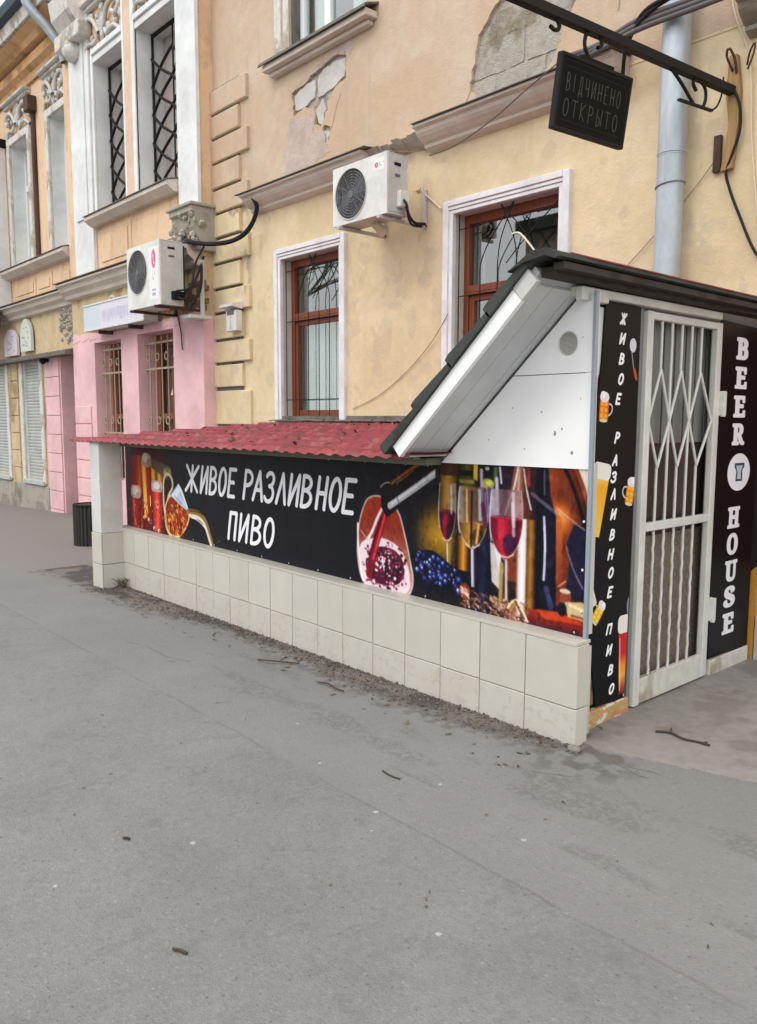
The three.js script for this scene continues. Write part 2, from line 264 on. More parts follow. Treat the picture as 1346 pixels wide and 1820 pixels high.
// ------------------------------------------------------------------ ground
const gh = (x) => (x > -7 ? 0 : x > -13.3 ? ((x + 7) / 6.3) * 0.085 : x > -17.4 ? -0.085 + ((x + 13.3) / 4.1) * 0.13 : -0.215);
function groundSheet(xs, zs, lift) {
  const p = [], uv = [], idx = []; for (const x of xs) for (const z of zs) { p.push(x, gh(x) + lift, z); uv.push(x, -z); }
  const n = zs.length; for (let i = 0; i + 1 < xs.length; i++) for (let j = 0; j + 1 < n; j++) { const a = i * n + j, b = a + n; idx.push(a, a + 1, b + 1, a, b + 1, b); }
  const g = new THREE.BufferGeometry(); g.setAttribute('position', new THREE.Float32BufferAttribute(p, 3)); g.setAttribute('uv', new THREE.Float32BufferAttribute(uv, 2)); g.setIndex(idx); g.computeVertexNormals(); return g;
}
const dirtEdge = (x) => { // how far soil reaches out from the low wall
  const base = x < -6.2 ? 0.36 : x < -4.9 ? mix(0.36, 0.12, (x + 6.2) / 1.3) : x < -3.6 ? mix(0.12, 0.32, (x + 4.9) / 1.3) : x < -2.7 ? mix(0.32, 0.26, (x + 3.6) / 0.9) : mix(0.26, 0.07, (x + 2.7) / 0.6);
  return 2.2 + base * (0.45 + 0.6 * fbm(x * 2.3, 3.3, 4, 61)) + 0.04 * (fbm(x * 14, 1.7, 2, 62) - 0.5);
};
const cracks = [[[-5.2, 3.0], [-5.0, 2.94], [-4.7, 2.96], [-4.5, 2.9]], [[-3.74, 3.23], [-3.72, 3.15], [-3.7, 3.09]], [[-2.45, 3.06], [-2.4, 3.03]], [[-2.02, 2.16], [-1.93, 2.08], [-1.85, 2.0], [-1.8, 1.86], [-1.71, 1.78]], [[-1.81, 2.2], [-1.72, 2.17], [-1.59, 2.18]], [[-1.9, 2.2], [-1.74, 2.25], [-1.6, 2.2]], [[-2.07, 2.55], [-1.97, 2.5], [-1.93, 2.48]], [[-4.13, 2.54], [-4.0, 2.45], [-3.9, 2.42]]];
const gum = [[-1.558, 3.67, 0.011], [-2.509, 3.963, 0.011], [-1.731, 3.046, 0.012], [-2.247, 3.313, 0.012], [-2.561, 4.436, 0.009], [-2.15, 3.42, 0.007], [-2.75, 3.2, 0.009], [-2.25, 2.95, 0.01], [-1.15, 2.35, 0.01], [-3.2, 3.0, 0.01]];
function asphalt(x, z, hi) {
  const big = fbm(x * 0.8 + 9, z * 0.8, 4, 81), mid = fbm(x * 3.7, z * 3.7, 4, 82), fine = hi ? fbm(x * 60, z * 60, 3, 83) : 0.5, gr = hi ? hash(Math.floor(x * 190), Math.floor(z * 190), 84) : 0.5;
  const pat = hi ? sstep(0.5, 0.62, fbm(x * 1.7 + 5, z * 2.3, 5, 95)) : 0, spots = hi ? sstep(0.66, 0.74, fbm(x * 15, z * 15, 3, 96)) : 0;
  let k = 0.183 * (1 - 0.05 * pat - 0.07 * spots) * (1 + 0.2 * (big - 0.5) + 0.2 * (mid - 0.5) + 0.2 * (fine - 0.5) + 0.14 * (gr - 0.5));
  let c = [k * 1.0, k * 0.985, k * 0.93];
  // older, warmer surface between the seam and the wall and towards the far end of the street
  const seam = 3.29 + 0.03 * (fbm(x * 3, 0.5, 3, 85) - 0.5) + 0.012 * (fbm(x * 20, 0.5, 2, 86) - 0.5);
  if (z < seam) c = mix3(c, [0.2, 0.192, 0.18], 0.45);
  if (x < -6) c = mix3(c, [0.2, 0.178, 0.16], sstep(0, 1, (-6 - x) / 3 + (mid - 0.5)) * sstep(2.9, 2.3, z + 0.5 * (mid - 0.5)) * 0.85);
  if (hi) {
    const d = Math.abs(z - seam); if (d < 0.02) c = mix3(c, [0.11, 0.102, 0.095], 0.38 * sstep(0.012, 0.003, d) * sstep(0.3, 0.5, fbm(x * 6, z * 6, 3, 87)));
    for (const cr of cracks) for (let i = 0; i + 1 < cr.length; i++) { const q = segDist(x + 0.03 * (fine - 0.5), z + 0.03 * (mid - 0.5), cr[i], cr[i + 1]); if (q < 0.012) c = mix3(c, [0.06, 0.053, 0.045], 0.6 * sstep(0.3, 0.5, fbm(x * 9, z * 9, 3, 97)) * sstep(0.007, 0.002, q)); }
    for (const [gx, gz, r] of gum) { const q = Math.hypot(x - gx, (z - gz)) + 0.006 * (fine - 0.5); if (q < r * 0.85) c = [0.36, 0.36, 0.34]; }
    if (z > 2.0) { // soil and wet litter along the wall
      const e = dirtEdge(x), inn = e - z + 0.13 * (fbm(x * 9, z * 9, 4, 88) - 0.5);
      if (x < -2.0 && inn > -0.1) {
        const wet = fbm(x * 5, z * 7, 4, 89); const soil = mix3([0.155, 0.134, 0.11], [0.05, 0.044, 0.036], sstep(0.4, 0.58, wet));
        const s = hi ? 0.6 + 0.8 * gr : 1; c = mix3(c, soil.map((q) => q * s), 0.9 * sstep(-0.02, 0.05, inn));
        if (inn < 0.05) c = mix3(c, [0.1, 0.09, 0.078], 0.55 * sstep(0.42, 0.6, fbm(x * 22, z * 22, 3, 90)));
      }
      const m2 = fbm(x * 11, z * 11, 4, 93); const near = Math.hypot((x + 2.0) * 1.2, z - 2.25); if (near < 0.4) c = mix3(c, [0.09, 0.078, 0.064], 0.7 * sstep(0.45, 0.62, m2) * sstep(0.4, 0.15, near));
      const dp = fbm(x * 2.6 + 3, z * 6, 4, 94); if (x > -4.6 && z < 3.0 && z > 2.3) c = mix3(c, [0.1, 0.096, 0.088], 0.4 * sstep(0.5, 0.66, dp) * sstep(0.4, 0.5, fine));
    }
    if (gr > 0.99) c = c.map((q) => q * 1.2); if (gr < 0.008) c = c.map((q) => q * 0.7);
  }
  return c;
}
const farAsphalt = colorTex(512, 512, (u, v) => { const a = fbm(u * 6, v * 6, 4, 101, 6), b = fbm(u * 40, v * 40, 3, 102, 40), k = 0.19 * (1 + 0.2 * (a - 0.5) + 0.25 * (b - 0.5)); return [k, k * 0.97, k * 0.93]; });
const M_far = mat([1, 1, 1], 0.92, { map: sized(farAsphalt, 5), bump: sized(coarse, 0.5), bs: 0.003 });
mesh('ground', groundSheet([-320, -60, -17.4, -13.3, -7, 60, 320], [-320, -40, 0, 40, 320], -0.004), M_far, scene, { kind: 'structure' });
const nearTex = colorTex(2048, 1024, (u, v) => asphalt(-8.4 + 8.4 * u, 0.8 + 4.2 * (1 - v), true), false);
const midTex = colorTex(1024, 512, (u, v) => asphalt(-19 + 10.6 * u, -0.4 + 5.4 * (1 - v), false), false);
mesh('pavement', groundSheet([-8.4, -7, 0], [0.8, 5.0], 0), mat([1, 1, 1], 0.9, { map: sized(nearTex, 8.4, 4.2, -8.4, -5.0), bump: sized(coarse, 0.42), bs: 0.0035 }), scene, { kind: 'structure' });
mesh('pavement', groundSheet([-19, -17.4, -13.3, -8.4], [-0.4, 5.0], 0), mat([1, 1, 1], 0.92, { map: sized(midTex, 10.6, 5.4, -19, -5.0), bump: sized(coarse, 0.5), bs: 0.004 }), scene, { kind: 'structure' });
{ // pale concrete apron before the gate
  const pts = ragged([[-2.4, -0.2], [0.6, -0.2], [0.6, 1.35], [-1.0, 1.84], [-1.38, 1.95], [-1.72, 2.06], [-2.0, 2.14], [-2.12, 2.14], [-2.14, 1.9], [-2.4, 1.9]], 0.02, 5, 0.04);
  const g = slabZ(pts.map(([x, z]) => [x, -z]), [], -0.004, 0.008); g.rotateX(-PI / 2);
  const apronTex = colorTex(512, 512, (u, v) => { const a = fbm(u * 5, v * 5, 5, 111, 5), b = fbm(u * 60, v * 60, 3, 112, 60), s = sstep(0.55, 0.7, fbm(u * 9, v * 9, 4, 113, 9)); const k = 1 + 0.3 * (a - 0.5) + 0.28 * (b - 0.5); return mix3([0.25 * k, 0.235 * k, 0.215 * k], [0.14, 0.12, 0.1], 0.45 * s); });
  mesh('entrance_slab', uvBox(g), mat([1, 1, 1], 0.92, { map: sized(apronTex, 1.9), bump: sized(coarse, 0.5), bs: 0.003 }), scene, { kind: 'structure' });
}

// ------------------------------------------------------------------ the yellow house
const house = thing('yellow_house', 'yellow and peach plastered house with peeling patches and two white-framed windows behind the beer cellar', 'house');
const W1 = [-7.6, -6.55, 1.5, 3.28], W2 = [-4.99, -3.87, 1.5, 3.3], W3 = [-7.42, -6.15, 5.42, 7.6];
const bigPeel = ragged([[-4.34, 5.2], [-4.42, 4.98], [-4.52, 4.86], [-4.68, 4.73], [-4.75, 4.62], [-4.79, 4.48], [-4.82, 4.26], [-4.7, 4.12], [-4.5, 4.1], [-4.16, 4.15], [-3.99, 4.23], [-3.9, 4.4], [-3.84, 4.55], [-3.7, 4.68], [-3.62, 4.85], [-3.72, 5.05], [-3.95, 5.2]], 0.04, 7);
const midPeel = ragged([[-7.36, 4.96], [-7.2, 5.0], [-7.02, 5.05], [-6.86, 5.1], [-6.64, 5.12], [-6.47, 5.06], [-6.46, 4.86], [-6.62, 4.8], [-6.74, 4.74], [-6.78, 4.6], [-6.86, 4.5], [-6.98, 4.55], [-7.0, 4.72], [-7.14, 4.75], [-7.36, 4.72]], 0.045, 8);
const smallPeel = ragged([[-6.92, 4.36], [-6.8, 4.5], [-6.7, 4.44], [-6.78, 4.26], [-6.9, 4.22]], 0.04, 9);
mesh('plaster_lower', slabZ(rect(-9.2, 1.6, -0.4, 4.0), [rect(...W1), rect(...W2)], -0.03, 0), M.yellow, house);
mesh('plaster_upper', slabZ(rect(-9.2, 1.6, 4.0, 9), [rect(...W3), bigPeel, midPeel, smallPeel], -0.03, 0.004), M.yellow, house);
mesh('masonry', slabZ(rect(-9.2, 1.6, -0.4, 9), [rect(...W1), rect(...W2), rect(...W3)], -0.42, -0.032), M.core, house);
mesh('interior_wall', [bx(-9.2, 1.6, -0.4, 9, -3.2, -3.1), bx(-9.2, -9.1, -0.4, 9, -3.1, -0.43), bx(1.5, 1.6, -0.4, 9, -3.1, -0.43), bx(-9.1, 1.5, 8.9, 9, -3.1, -0.43), bx(-9.1, 1.5, 4.2, 4.3, -3.1, -0.43), bx(-9.1, 1.5, 0.9, 1.0, -3.1, -0.43), bx(-5.8, -5.7, 1.0, 4.2, -3.1, -0.43)], M.room, house);
mesh('roof', [bx(-9.3, 1.7, 9, 9.25, -5.2, 0.5)], M.darkSheet, house);
{ // blocks bared in the big broken patch
  const r = rng(12); const rows = [4.09, 4.33, 4.6, 4.86, 5.2]; const inside = (x, y) => { let c = false; for (let i = 0, j = bigPeel.length - 1; i < bigPeel.length; j = i++) { const [xi, yi] = bigPeel[i], [xj, yj] = bigPeel[j]; if ((yi > y) !== (yj > y) && x < ((xj - xi) * (y - yi)) / (yj - yi) + xi) c = !c; } return c; };
  for (let j = 0; j + 1 < rows.length; j++) for (let i = 0; i < 4; i++) {
    const x0 = -5.05 + i * 0.52 + (j % 2) * 0.27 + (r() - 0.5) * 0.1, x1 = x0 + 0.515 + (r() - 0.5) * 0.03; if (![0.2, 0.5, 0.8].some((k) => inside(mix(x0, x1, k), (rows[j] + rows[j + 1]) / 2))) continue;
    mesh('stone_block', slabZ(ragged(rect(x0 + 0.004, x1 - 0.004, rows[j] + 0.004, rows[j + 1] - 0.004), 0.016, 300 + j * 7 + i, 0.06), [], -0.06, -0.03 + r() * 0.008), M.stone[Math.floor(r() * 3)], house);
  }
  mesh('plaster_flake', [slabZ(ragged([[-7.34, 4.93], [-7.1, 5.0], [-6.97, 4.98], [-7.0, 4.82], [-7.12, 4.78], [-7.33, 4.77]], 0.03, 21), [], -0.05, -0.012)], M.flake, house, { label: 'white flaking plaster' });
  mesh('plaster_flake', [slabZ(ragged([[-6.93, 5.02], [-6.7, 5.08], [-6.5, 5.05], [-6.5, 4.9], [-6.7, 4.84], [-6.93, 4.8]], 0.03, 22), [], -0.05, -0.014)], M.flake, house, { label: 'white flaking plaster' });
  mesh('plaster_flake', [slabZ(ragged([[-6.97, 4.7], [-6.86, 4.76], [-6.8, 4.66], [-6.87, 4.52], [-6.94, 4.56]], 0.03, 23), [], -0.05, -0.01)], M.flake, house);
  mesh('plaster_flake', [slabZ(ragged([[-6.9, 4.34], [-6.82, 4.45], [-6.74, 4.42], [-6.8, 4.27]], 0.02, 24), [], -0.05, -0.012)], M.flake, house);
  // smooth mortar skim, greyer than the paint, round the middle patch
  mesh('mortar_patch', [slabZ(ragged([[-7.42, 4.7], [-7.02, 4.68], [-6.99, 4.5], [-6.86, 4.48], [-6.72, 4.2], [-7.3, 4.14], [-7.52, 4.12], [-7.46, 4.4]], 0.05, 25), [], -0.02, 0.0065)], M.lilac, house, { label: 'grey-lilac mortar patch' });
  mesh('mortar_patch', [slabZ(ragged([[-7.3, 5.02], [-6.4, 5.22], [-6.34, 5.1], [-6.44, 5.02], [-6.5, 5.14], [-7.3, 4.99]], 0.02, 26), [], -0.02, 0.0065)], M.lilac, house);
}
{ // moulded string course, broken away above the air conditioner
  const prof = (s) => [[0.002, 4.03], [0.235, 4.018], [0.24, 3.995], [0.2, 3.985], [0.19, 3.955], [0.165, 3.93], [0.12, 3.9], [0.085, 3.885], [0.08, 3.86], [0.045, 3.845], [0.002, 3.835]].map(([z, y]) => [z, y + s]);
  mesh('cornice', slabX(prof(0), -8.08, -5.98), M.cornice, house);
  mesh('cornice', slabX(prof(0.03), -5.28, -3.32), M.cornice, house);
  const r = rng(31), broken = []; for (let x = -5.98; x < -5.29; x += 0.09) { const d = 0.05 + 0.1 * r(), y = 3.93 + 0.04 * r(); broken.push(slabX([[0.002, 4.03], [d + 0.05, 4.02], [d, 3.98], [d * 0.6, y], [0.002, y - 0.03]], x, x + 0.088)); }
  mesh('cornice', slabX(prof(0.06), -2.47, 1.5), M.concrete, house, { label: 'dirty grey end of the cornice' });
  mesh('broken_cornice', broken, M.core, house, { label: 'broken dark stretch of cornice' });
  mesh('cornice_flashing', [slabX([[0, 4.055], [0.26, 4.028], [0.262, 4.02], [0, 4.047]], -8.14, -5.9), slabX([[0, 4.085], [0.26, 4.058], [0.262, 4.05], [0, 4.077]], -5.28, -3.3)], M.ledge, house);
}
{ // quoin blocks at the left end, long and short in turn, joints raked deep
  const ys = [1.9, 2.2, 2.485, 2.81, 3.1, 3.4, 3.7, 3.99, 4.28, 4.58, 4.865, 5.145, 5.44]; let long = false; const r = rng(41);
  for (let i = 0; i + 1 < ys.length; i++, long = !long) { const x1 = (long ? -8.205 : -8.375) + (r() - 0.5) * 0.02; mesh('quoin_block', bx(-9.02, x1, ys[i] + 0.017, ys[i + 1] - 0.017, -0.02, 0.045 + r() * 0.008, 0.012), M.yellow, house); }
  mesh('quoin_block', bx(-9.02, -8.21, 1.46, 1.87, -0.02, 0.04, 0.012), M.yellow, house);
  mesh('quoin_joint', bx(-9.02, -8.4, 1.44, 5.45, -0.02, 0.012), M.ledge, house);
}
const nrmX = [1, 0, 0];
function cellarWindow([x0, x1, y0, y1], seed) {
  const w = group('window', house), o = 0.1;
  mesh('window_surround', [bx(x0 - o, x0 - 0.035, y0 - 0.05, y1 + 0.105, -0.02, 0.045, 0.008), bx(x0 - 0.035, x0 + 0.008, y0 - 0.05, y1 - 0.008, -0.02, 0.028, 0.006), bx(x1 + 0.035, x1 + o, y0 - 0.05, y1 + 0.105, -0.02, 0.045, 0.008), bx(x1 - 0.008, x1 + 0.035, y0 - 0.05, y1 - 0.008, -0.02, 0.028, 0.006),
    bx(x0 - 0.035, x1 + 0.035, y1 + 0.055, y1 + 0.105, -0.02, 0.048, 0.006), bx(x0 - 0.035, x1 + 0.035, y1 + 0.025, y1 + 0.053, -0.02, 0.036, 0.005), bx(x0 - 0.035, x1 + 0.035, y1 - 0.008, y1 + 0.023, -0.02, 0.026, 0.005)], M.whiteTrim, w);
  mesh('reveal', [bx(x0 - 0.03, x0 + 0.006, y0, y1, -0.42, -0.021), bx(x1 - 0.006, x1 + 0.03, y0, y1, -0.42, -0.021), bx(x0, x1, y1 - 0.006, y1 + 0.03, -0.42, -0.021), bx(x0, x1, y0 - 0.03, y0 + 0.012, -0.42, -0.021)], M.render, w);
  const zf = -0.125, zb = -0.195, t = 0.062, tr = 2.63;
  mesh('frame', [bx(x0 + 0.007, x0 + t, y0 + 0.013, y1 - 0.007, zb, zf, 0.006), bx(x1 - t, x1 - 0.007, y0 + 0.013, y1 - 0.007, zb, zf, 0.006), bx(x0 + t, x1 - t, y1 - 0.085, y1 - 0.007, zb, zf, 0.006), bx(x0 + t, x1 - t, y0 + 0.013, y0 + 0.05, zb, zf, 0.006), bx(x0 + t, x1 - t, tr, tr + 0.062, zb, zf + 0.012, 0.008), bx(x0 + t, x1 - t, tr - 0.02, tr - 0.001, zb, zf + 0.022, 0.006)], M.frame, w);
  const s = 0.055, sx0 = x0 + t + 0.002, sx1 = x1 - t - 0.002, sy0 = y0 + 0.052, sy1 = tr - 0.022;
  mesh('sash', [bx(sx0, sx0 + s, sy0, sy1, zb + 0.01, zf - 0.012, 0.006), bx(sx1 - s, sx1, sy0, sy1, zb + 0.01, zf - 0.012, 0.006), bx(sx0 + s, sx1 - s, sy0, sy0 + 0.075, zb + 0.01, zf - 0.012, 0.006), bx(sx0 + s, sx1 - s, sy1 - 0.05, sy1, zb + 0.01, zf - 0.012, 0.006)], M.frame, w);
  mesh('pane', bx(sx0 + s - 0.005, sx1 - s + 0.005, sy0 + 0.07, sy1 - 0.045, -0.166, -0.163), M.glass, w);
  mesh('pane', bx(x0 + t - 0.004, x1 - t + 0.004, tr + 0.058, y1 - 0.08, -0.166, -0.163), M.glass, w);
  { // curtain in folds
    const cx0 = x0 + 0.1, cx1 = x0 + (x1 - x0) * 0.74, n = 60, g = new THREE.PlaneGeometry(cx1 - cx0, tr - y0 - 0.1, n, 1); g.translate((cx0 + cx1) / 2, (tr + y0) / 2, -0.3);
    const p = g.attributes.position; for (let i = 0; i < p.count; i++) p.setZ(i, -0.3 + 0.028 * Math.sin(p.getX(i) * 46 + seed) + 0.012 * Math.sin(p.getX(i) * 117)); mesh('curtain', uvBox(g), M.curtain, w);
  }
  { // wrought bars standing in the reveal: uprights, three rails, pointed arcs above
    const z = -0.045, b = [], L = x1 - x0, cx = (x0 + x1) / 2, R = 0.0048; const xs = [0.02, 0.24, 0.41, 0.59, 0.76, 0.98].map((k) => x0 + L * k);
    b.push(rod([xs[0], y0 + 0.02, z], [xs[0], y1 - 0.01, z], R), rod([xs[5], y0 + 0.02, z], [xs[5], y1 - 0.01, z], R));
    for (let i = 1; i < 5; i++) b.push(rod([xs[i], y0 + 0.02, z], [xs[i], tr + 0.05, z], R));
    for (const y of [y0 + 0.24, tr - 0.03, y1 - 0.13]) { b.push(rod([x0 + 0.0, y, z - 0.012], [xs[y > 3 ? 1 : 5], y, z - 0.012], R)); if (y > 3) b.push(rod([xs[4], y, z - 0.012], [x1, y, z - 0.012], R)); }
    for (const k of [-1, 1]) for (const e of [0.26, 0.09]) b.push(tube([[cx + k * L * e, tr + 0.05, z], [cx + k * L * e * 0.98, tr + 0.22, z], [cx + k * L * (e * 0.62), tr + 0.4, z + 0.004], [cx - k * L * 0.06, y1 - 0.01, z + 0.008]], R, 14));
    for (const k of [1]) b.push(tube([[cx, tr + 0.18, z + 0.012], [cx + k * L * 0.12, tr + 0.3, z + 0.012], [cx + k * L * 0.3, tr + 0.46, z + 0.01], [cx + k * L * 0.46, y1 - 0.08, z + 0.008]], R, 14));
    mesh('grille', b, M.iron, w);
  }
  return w;
}
const win1 = cellarWindow(W1, 0.4), win2 = cellarWindow(W2, 2.1);
mesh('stacked_papers', [bx(-6.72, -6.65, 1.85, 2.06, -0.26, -0.24)], mat([0.7, 0.56, 0.36], 0.9), win1); mesh('white_cup', [new THREE.CylinderGeometry(0.035, 0.028, 0.09, 14).translate(-6.74, 1.63, -0.27)], M.plastic, win1);
{ // upper window, cut by the top of the picture
  const w = group('window', house), [x0, x1, y0, y1] = W3;
  mesh('frame', [bx(x0 + 0.002, x0 + 0.09, y0 + 0.02, y1, -0.2, -0.13, 0.008), bx(x1 - 0.09, x1 - 0.002, y0 + 0.02, y1, -0.2, -0.13, 0.008), bx(x0 + 0.09, x1 - 0.09, y0 + 0.02, y0 + 0.09, -0.2, -0.13, 0.008), bx(-6.98, -6.88, y0 + 0.09, y1, -0.2, -0.13, 0.008)], M.plastic, w);
  mesh('pane', [bx(x0 + 0.088, -6.978, y0 + 0.088, y1, -0.172, -0.169)], M.glass, w); mesh('pane', [bx(-6.882, x1 - 0.088, y0 + 0.088, y1, -0.172, -0.169)], M.glass, w);
  mesh('window_surround', [bx(x0 - 0.24, x0 - 0.12, y0 - 0.1, y1, -0.02, 0.03, 0.01), bx(x0 - 0.1, x0 - 0.002, y0 - 0.06, y1, -0.04, 0.012, 0.01)], M.stucco, w);
  mesh('old_jamb', [bx(x0 - 0.03, x0 + 0.03, y0 + 0.01, y1, -0.128, -0.035, 0.008)], M.ledge, w);
  mesh('curtain', [bx(x0 + 0.1, -7.05, y0 + 0.1, y1, -0.3, -0.29)], M.curtain, w); mesh('curtain', [bx(-6.7, x1 - 0.1, y0 + 0.1, y1, -0.3, -0.29)], mat([0.66, 0.72, 0.76], 0.9, { map: mot1 }), w);
  mesh('sill', [bx(-7.72, -6.0, 5.235, 5.3, 0.004, 0.15, 0.01), bx(-7.68, -6.05, 5.19, 5.233, 0.004, 0.08, 0.01)], M.cornice, w);
  mesh('sill_cover', [slabX([[-0.13, 5.43], [0.17, 5.325], [0.185, 5.29], [0.175, 5.285], [0.165, 5.31], [-0.13, 5.41]], -7.75, -5.98), bx(-7.42, -6.15, 5.302, 5.42, -0.1, -0.04)], M.ledge, w);
}
mesh('plinth', [bx(-2.02, 1.6, -0.4, 0.56, 0.002, 0.05, 0.01)], M.concrete, house);
mesh('cellar_door', [bx(-2.22, -1.3, 0.56, 2.1, 0.002, 0.035, 0.006), bx(-2.22, -2.16, 0.56, 2.1, 0.036, 0.06, 0.006)], mat([0.2, 0.05, 0.03], 0.6, { map: wood1 }), house);

// ------------------------------------------------------------------ the ornate house to the left
const orn = thing('ornate_house', 'ornate peach house with white pilasters, latticed upper windows and a pink ground floor', 'house');
const A = [-11.96, -10.95, 4.5, 6.62], B = [-10.585, -9.44, 4.5, 6.62], FA = [-16.0, -15.05, 4.3, 6.45], FB = [-14.05, -13.3, 4.3, 6.45];
const C = [-12.32, -11.36, 0.6, 2.68], D = [-10.83, -9.77, 0.6, 2.7], S1 = [-15.9, -14.98, 0.4, 2.56], S2 = [-17.9, -16.85, 0.4, 2.56], DR = [-14.02, -13.16, -0.6, 2.62];
const zr = 0.2, zw = 0.1;
mesh('wall', [slabZ(ragged(rect(-13.16, -9.0, -0.6, 2.78), 0, 1), [rect(...C), rect(...D)], -0.4, zr)], M.pink, orn, { label: 'pink ground floor wall' });
mesh('wall', [slabZ(rect(-13.16, -9.0, 2.78, 3.56), [], -0.4, zr - 0.006)], M.tan, orn, { label: 'tan stained wall band' });
mesh('wall', [slabZ(rect(-13.16, -9.0, 3.56, 9), [rect(...A), rect(...B)], -0.4, zr)], M.peach, orn);
mesh('wall', [slabZ(rect(-20, -13.16, -0.6, 3.4), [rect(...S1), rect(...S2), rect(-14.02, -13.161, -0.599, 2.62)], -0.4, zw)], M.tan, orn, { label: 'tan wall of the far wing' });
mesh('wall', [slabZ(rect(-20, -13.16, 3.4, 7.5), [rect(...FA), rect(...FB)], -0.4, zw)], M.peach, orn);
mesh('interior_wall', [bx(-20, -9.2, -0.6, 9, -2.6, -2.5), bx(-20, -9.2, 3.3, 3.4, -2.5, -0.41), bx(-20, -9.2, 7.4, 7.5, -2.5, -0.41), bx(-9.3, -9.22, -0.6, 7.4, -2.5, -0.41), bx(-20.1, -20, -0.6, 9, -2.6, zw), bx(-12.8, -12.7, -0.6, 7.4, -2.5, -0.41)], M.room, orn);
{ // pink paint runs up over the tan band with a torn edge, and broken plaster under the air conditioner
  mesh('painted_edge', [slabZ(ragged([[-13.14, 2.73], [-9.02, 2.73], [-9.02, 2.9], [-9.5, 2.86], [-9.9, 2.8], [-10.4, 2.84], [-10.9, 2.8], [-11.4, 2.79], [-12.2, 2.82], [-13.14, 2.85]], 0.04, 51, 0.06), [], zr - 0.02, zr + 0.006)], M.pink, orn);
  const r = rng(52), b = []; for (let j = 0; j < 5; j++) for (let i = 0; i < 9; i++) { const x = -10.1 + i * 0.13 + (j % 2) * 0.06, y = 2.84 + j * 0.075; if (r() < 0.2) continue; b.push([x, x + 0.12, y + 0.004, y + 0.07, zr - 0.03, zr + 0.004 + r() * 0.012]); } for (const q of b) mesh('brick', bx(...q, 0.008), M.brick, orn);
  for (const [px, py, s, sd] of [[-12.2, 3.05, 0.16, 1], [-11.6, 3.2, 0.2, 2], [-11.2, 3.12, 0.14, 3]]) mesh('stucco_rosette', [new THREE.TorusGeometry(s * 0.5, 0.03, 6, 14).translate(px, py, zr), new THREE.SphereGeometry(s * 0.28, 8, 6).scale(1, 1, 0.5).translate(px, py, zr)], M.stucco, orn);
}
// pilasters, string course, sills
mesh('pilaster', [bx(-12.78, -12.06, 3.62, 8.9, zr, zr + 0.06, 0.01), bx(-12.62, -12.2, 4.5, 8.9, zr + 0.061, zr + 0.085, 0.008)], M.white, orn);
mesh('pilaster', [bx(-9.44, -8.96, 4.06, 8.9, zr + 0.001, zr + 0.055, 0.01)], M.white, orn);
mesh('pilaster', [bx(-10.955, -10.9, 4.5, 8.9, zr, zr + 0.045, 0.008), bx(-10.68, -10.58, 4.5, 8.9, zr, zr + 0.045, 0.008)], M.white, orn);
mesh('pilaster', [bx(-10.898, -10.682, 4.5, 8.9, zr, zr + 0.04, 0.008)], mat([0.78, 0.56, 0.42], 0.9, { map: mot2 }), orn, { label: 'pale peach strip between the latticed windows' });
mesh('console', [slabX([[zr - 0.18, 4.06], [zr + 0.16, 4.06], [zr + 0.16, 4.0], [zr + 0.12, 3.98], [zr + 0.13, 3.82], [zr + 0.06, 3.66], [zr - 0.18, 3.62]], -9.5, -8.93), bx(-9.54, -8.9, 4.062, 4.1, zr - 0.2, zr + 0.19, 0.01), bx(-9.52, -8.91, 3.55, 3.618, zr - 0.2, zr + 0.12, 0.01)], M.concrete, orn, { label: 'broken grey console under the right pilaster' });
{ const r = rng(71), g = []; for (let i = 0; i < 130; i++) { const e = new THREE.IcosahedronGeometry(0.03 + 0.05 * r(), 0); e.rotateX(r() * 6); e.rotateY(r() * 6); e.scale(0.7, 0.7, 0.7); e.translate(...(i < 60 ? [-9.5 + r() * 0.62, 3.5 + r() * 0.5, zr + 0.02 + r() * 0.12] : [-13.9 + r() * 0.7, 2.75 + Math.pow(r(), 0.6) * 0.6, zw + 0.01])); g.push(uvBox(e)); } mesh('broken_masonry', g, M.core, orn, { label: 'crumbling masonry round the console' }); }
const courseProf = (z, y) => [[z, y + 0.24], [z + 0.24, y + 0.21], [z + 0.245, y + 0.18], [z + 0.19, y + 0.16], [z + 0.17, y + 0.1], [z + 0.1, y + 0.05], [z + 0.08, y], [z, y - 0.02]];
mesh('cornice', slabX(courseProf(zr, 3.4), -13.2, -9.02), M.cornice, orn); mesh('cornice', slabX(courseProf(zw, 3.36), -17.0, -13.17), M.cornice, orn);
mesh('cornice_cover', [slabX([[zr, 3.665], [zr + 0.27, 3.632], [zr + 0.27, 3.62], [zr, 3.65]], -13.22, -9.02), slabX([[zw, 3.625], [zw + 0.27, 3.592], [zw + 0.27, 3.58], [zw, 3.61]], -17.0, -13.23)], M.ledge, orn);
mesh('sill', [slabX([[zr, 4.5], [zr + 0.2, 4.45], [zr + 0.2, 4.4], [zr + 0.1, 4.33], [zr, 4.33]], -12.05, -9.46)], M.cornice, orn); mesh('sill_cover', [slabX([[zr, 4.52], [zr + 0.22, 4.463], [zr + 0.22, 4.452], [zr, 4.505]], -12.06, -9.45)], M.ledge, orn);
mesh('sill', [slabX([[zw, 4.28], [zw + 0.2, 4.23], [zw + 0.2, 4.18], [zw + 0.1, 4.1], [zw, 4.08]], -16.35, -13.2)], M.cornice, orn); mesh('sill_cover', [slabX([[zw, 4.305], [zw + 0.22, 4.245], [zw + 0.22, 4.235], [zw, 4.288]], -16.4, -13.2)], M.ledge, orn);
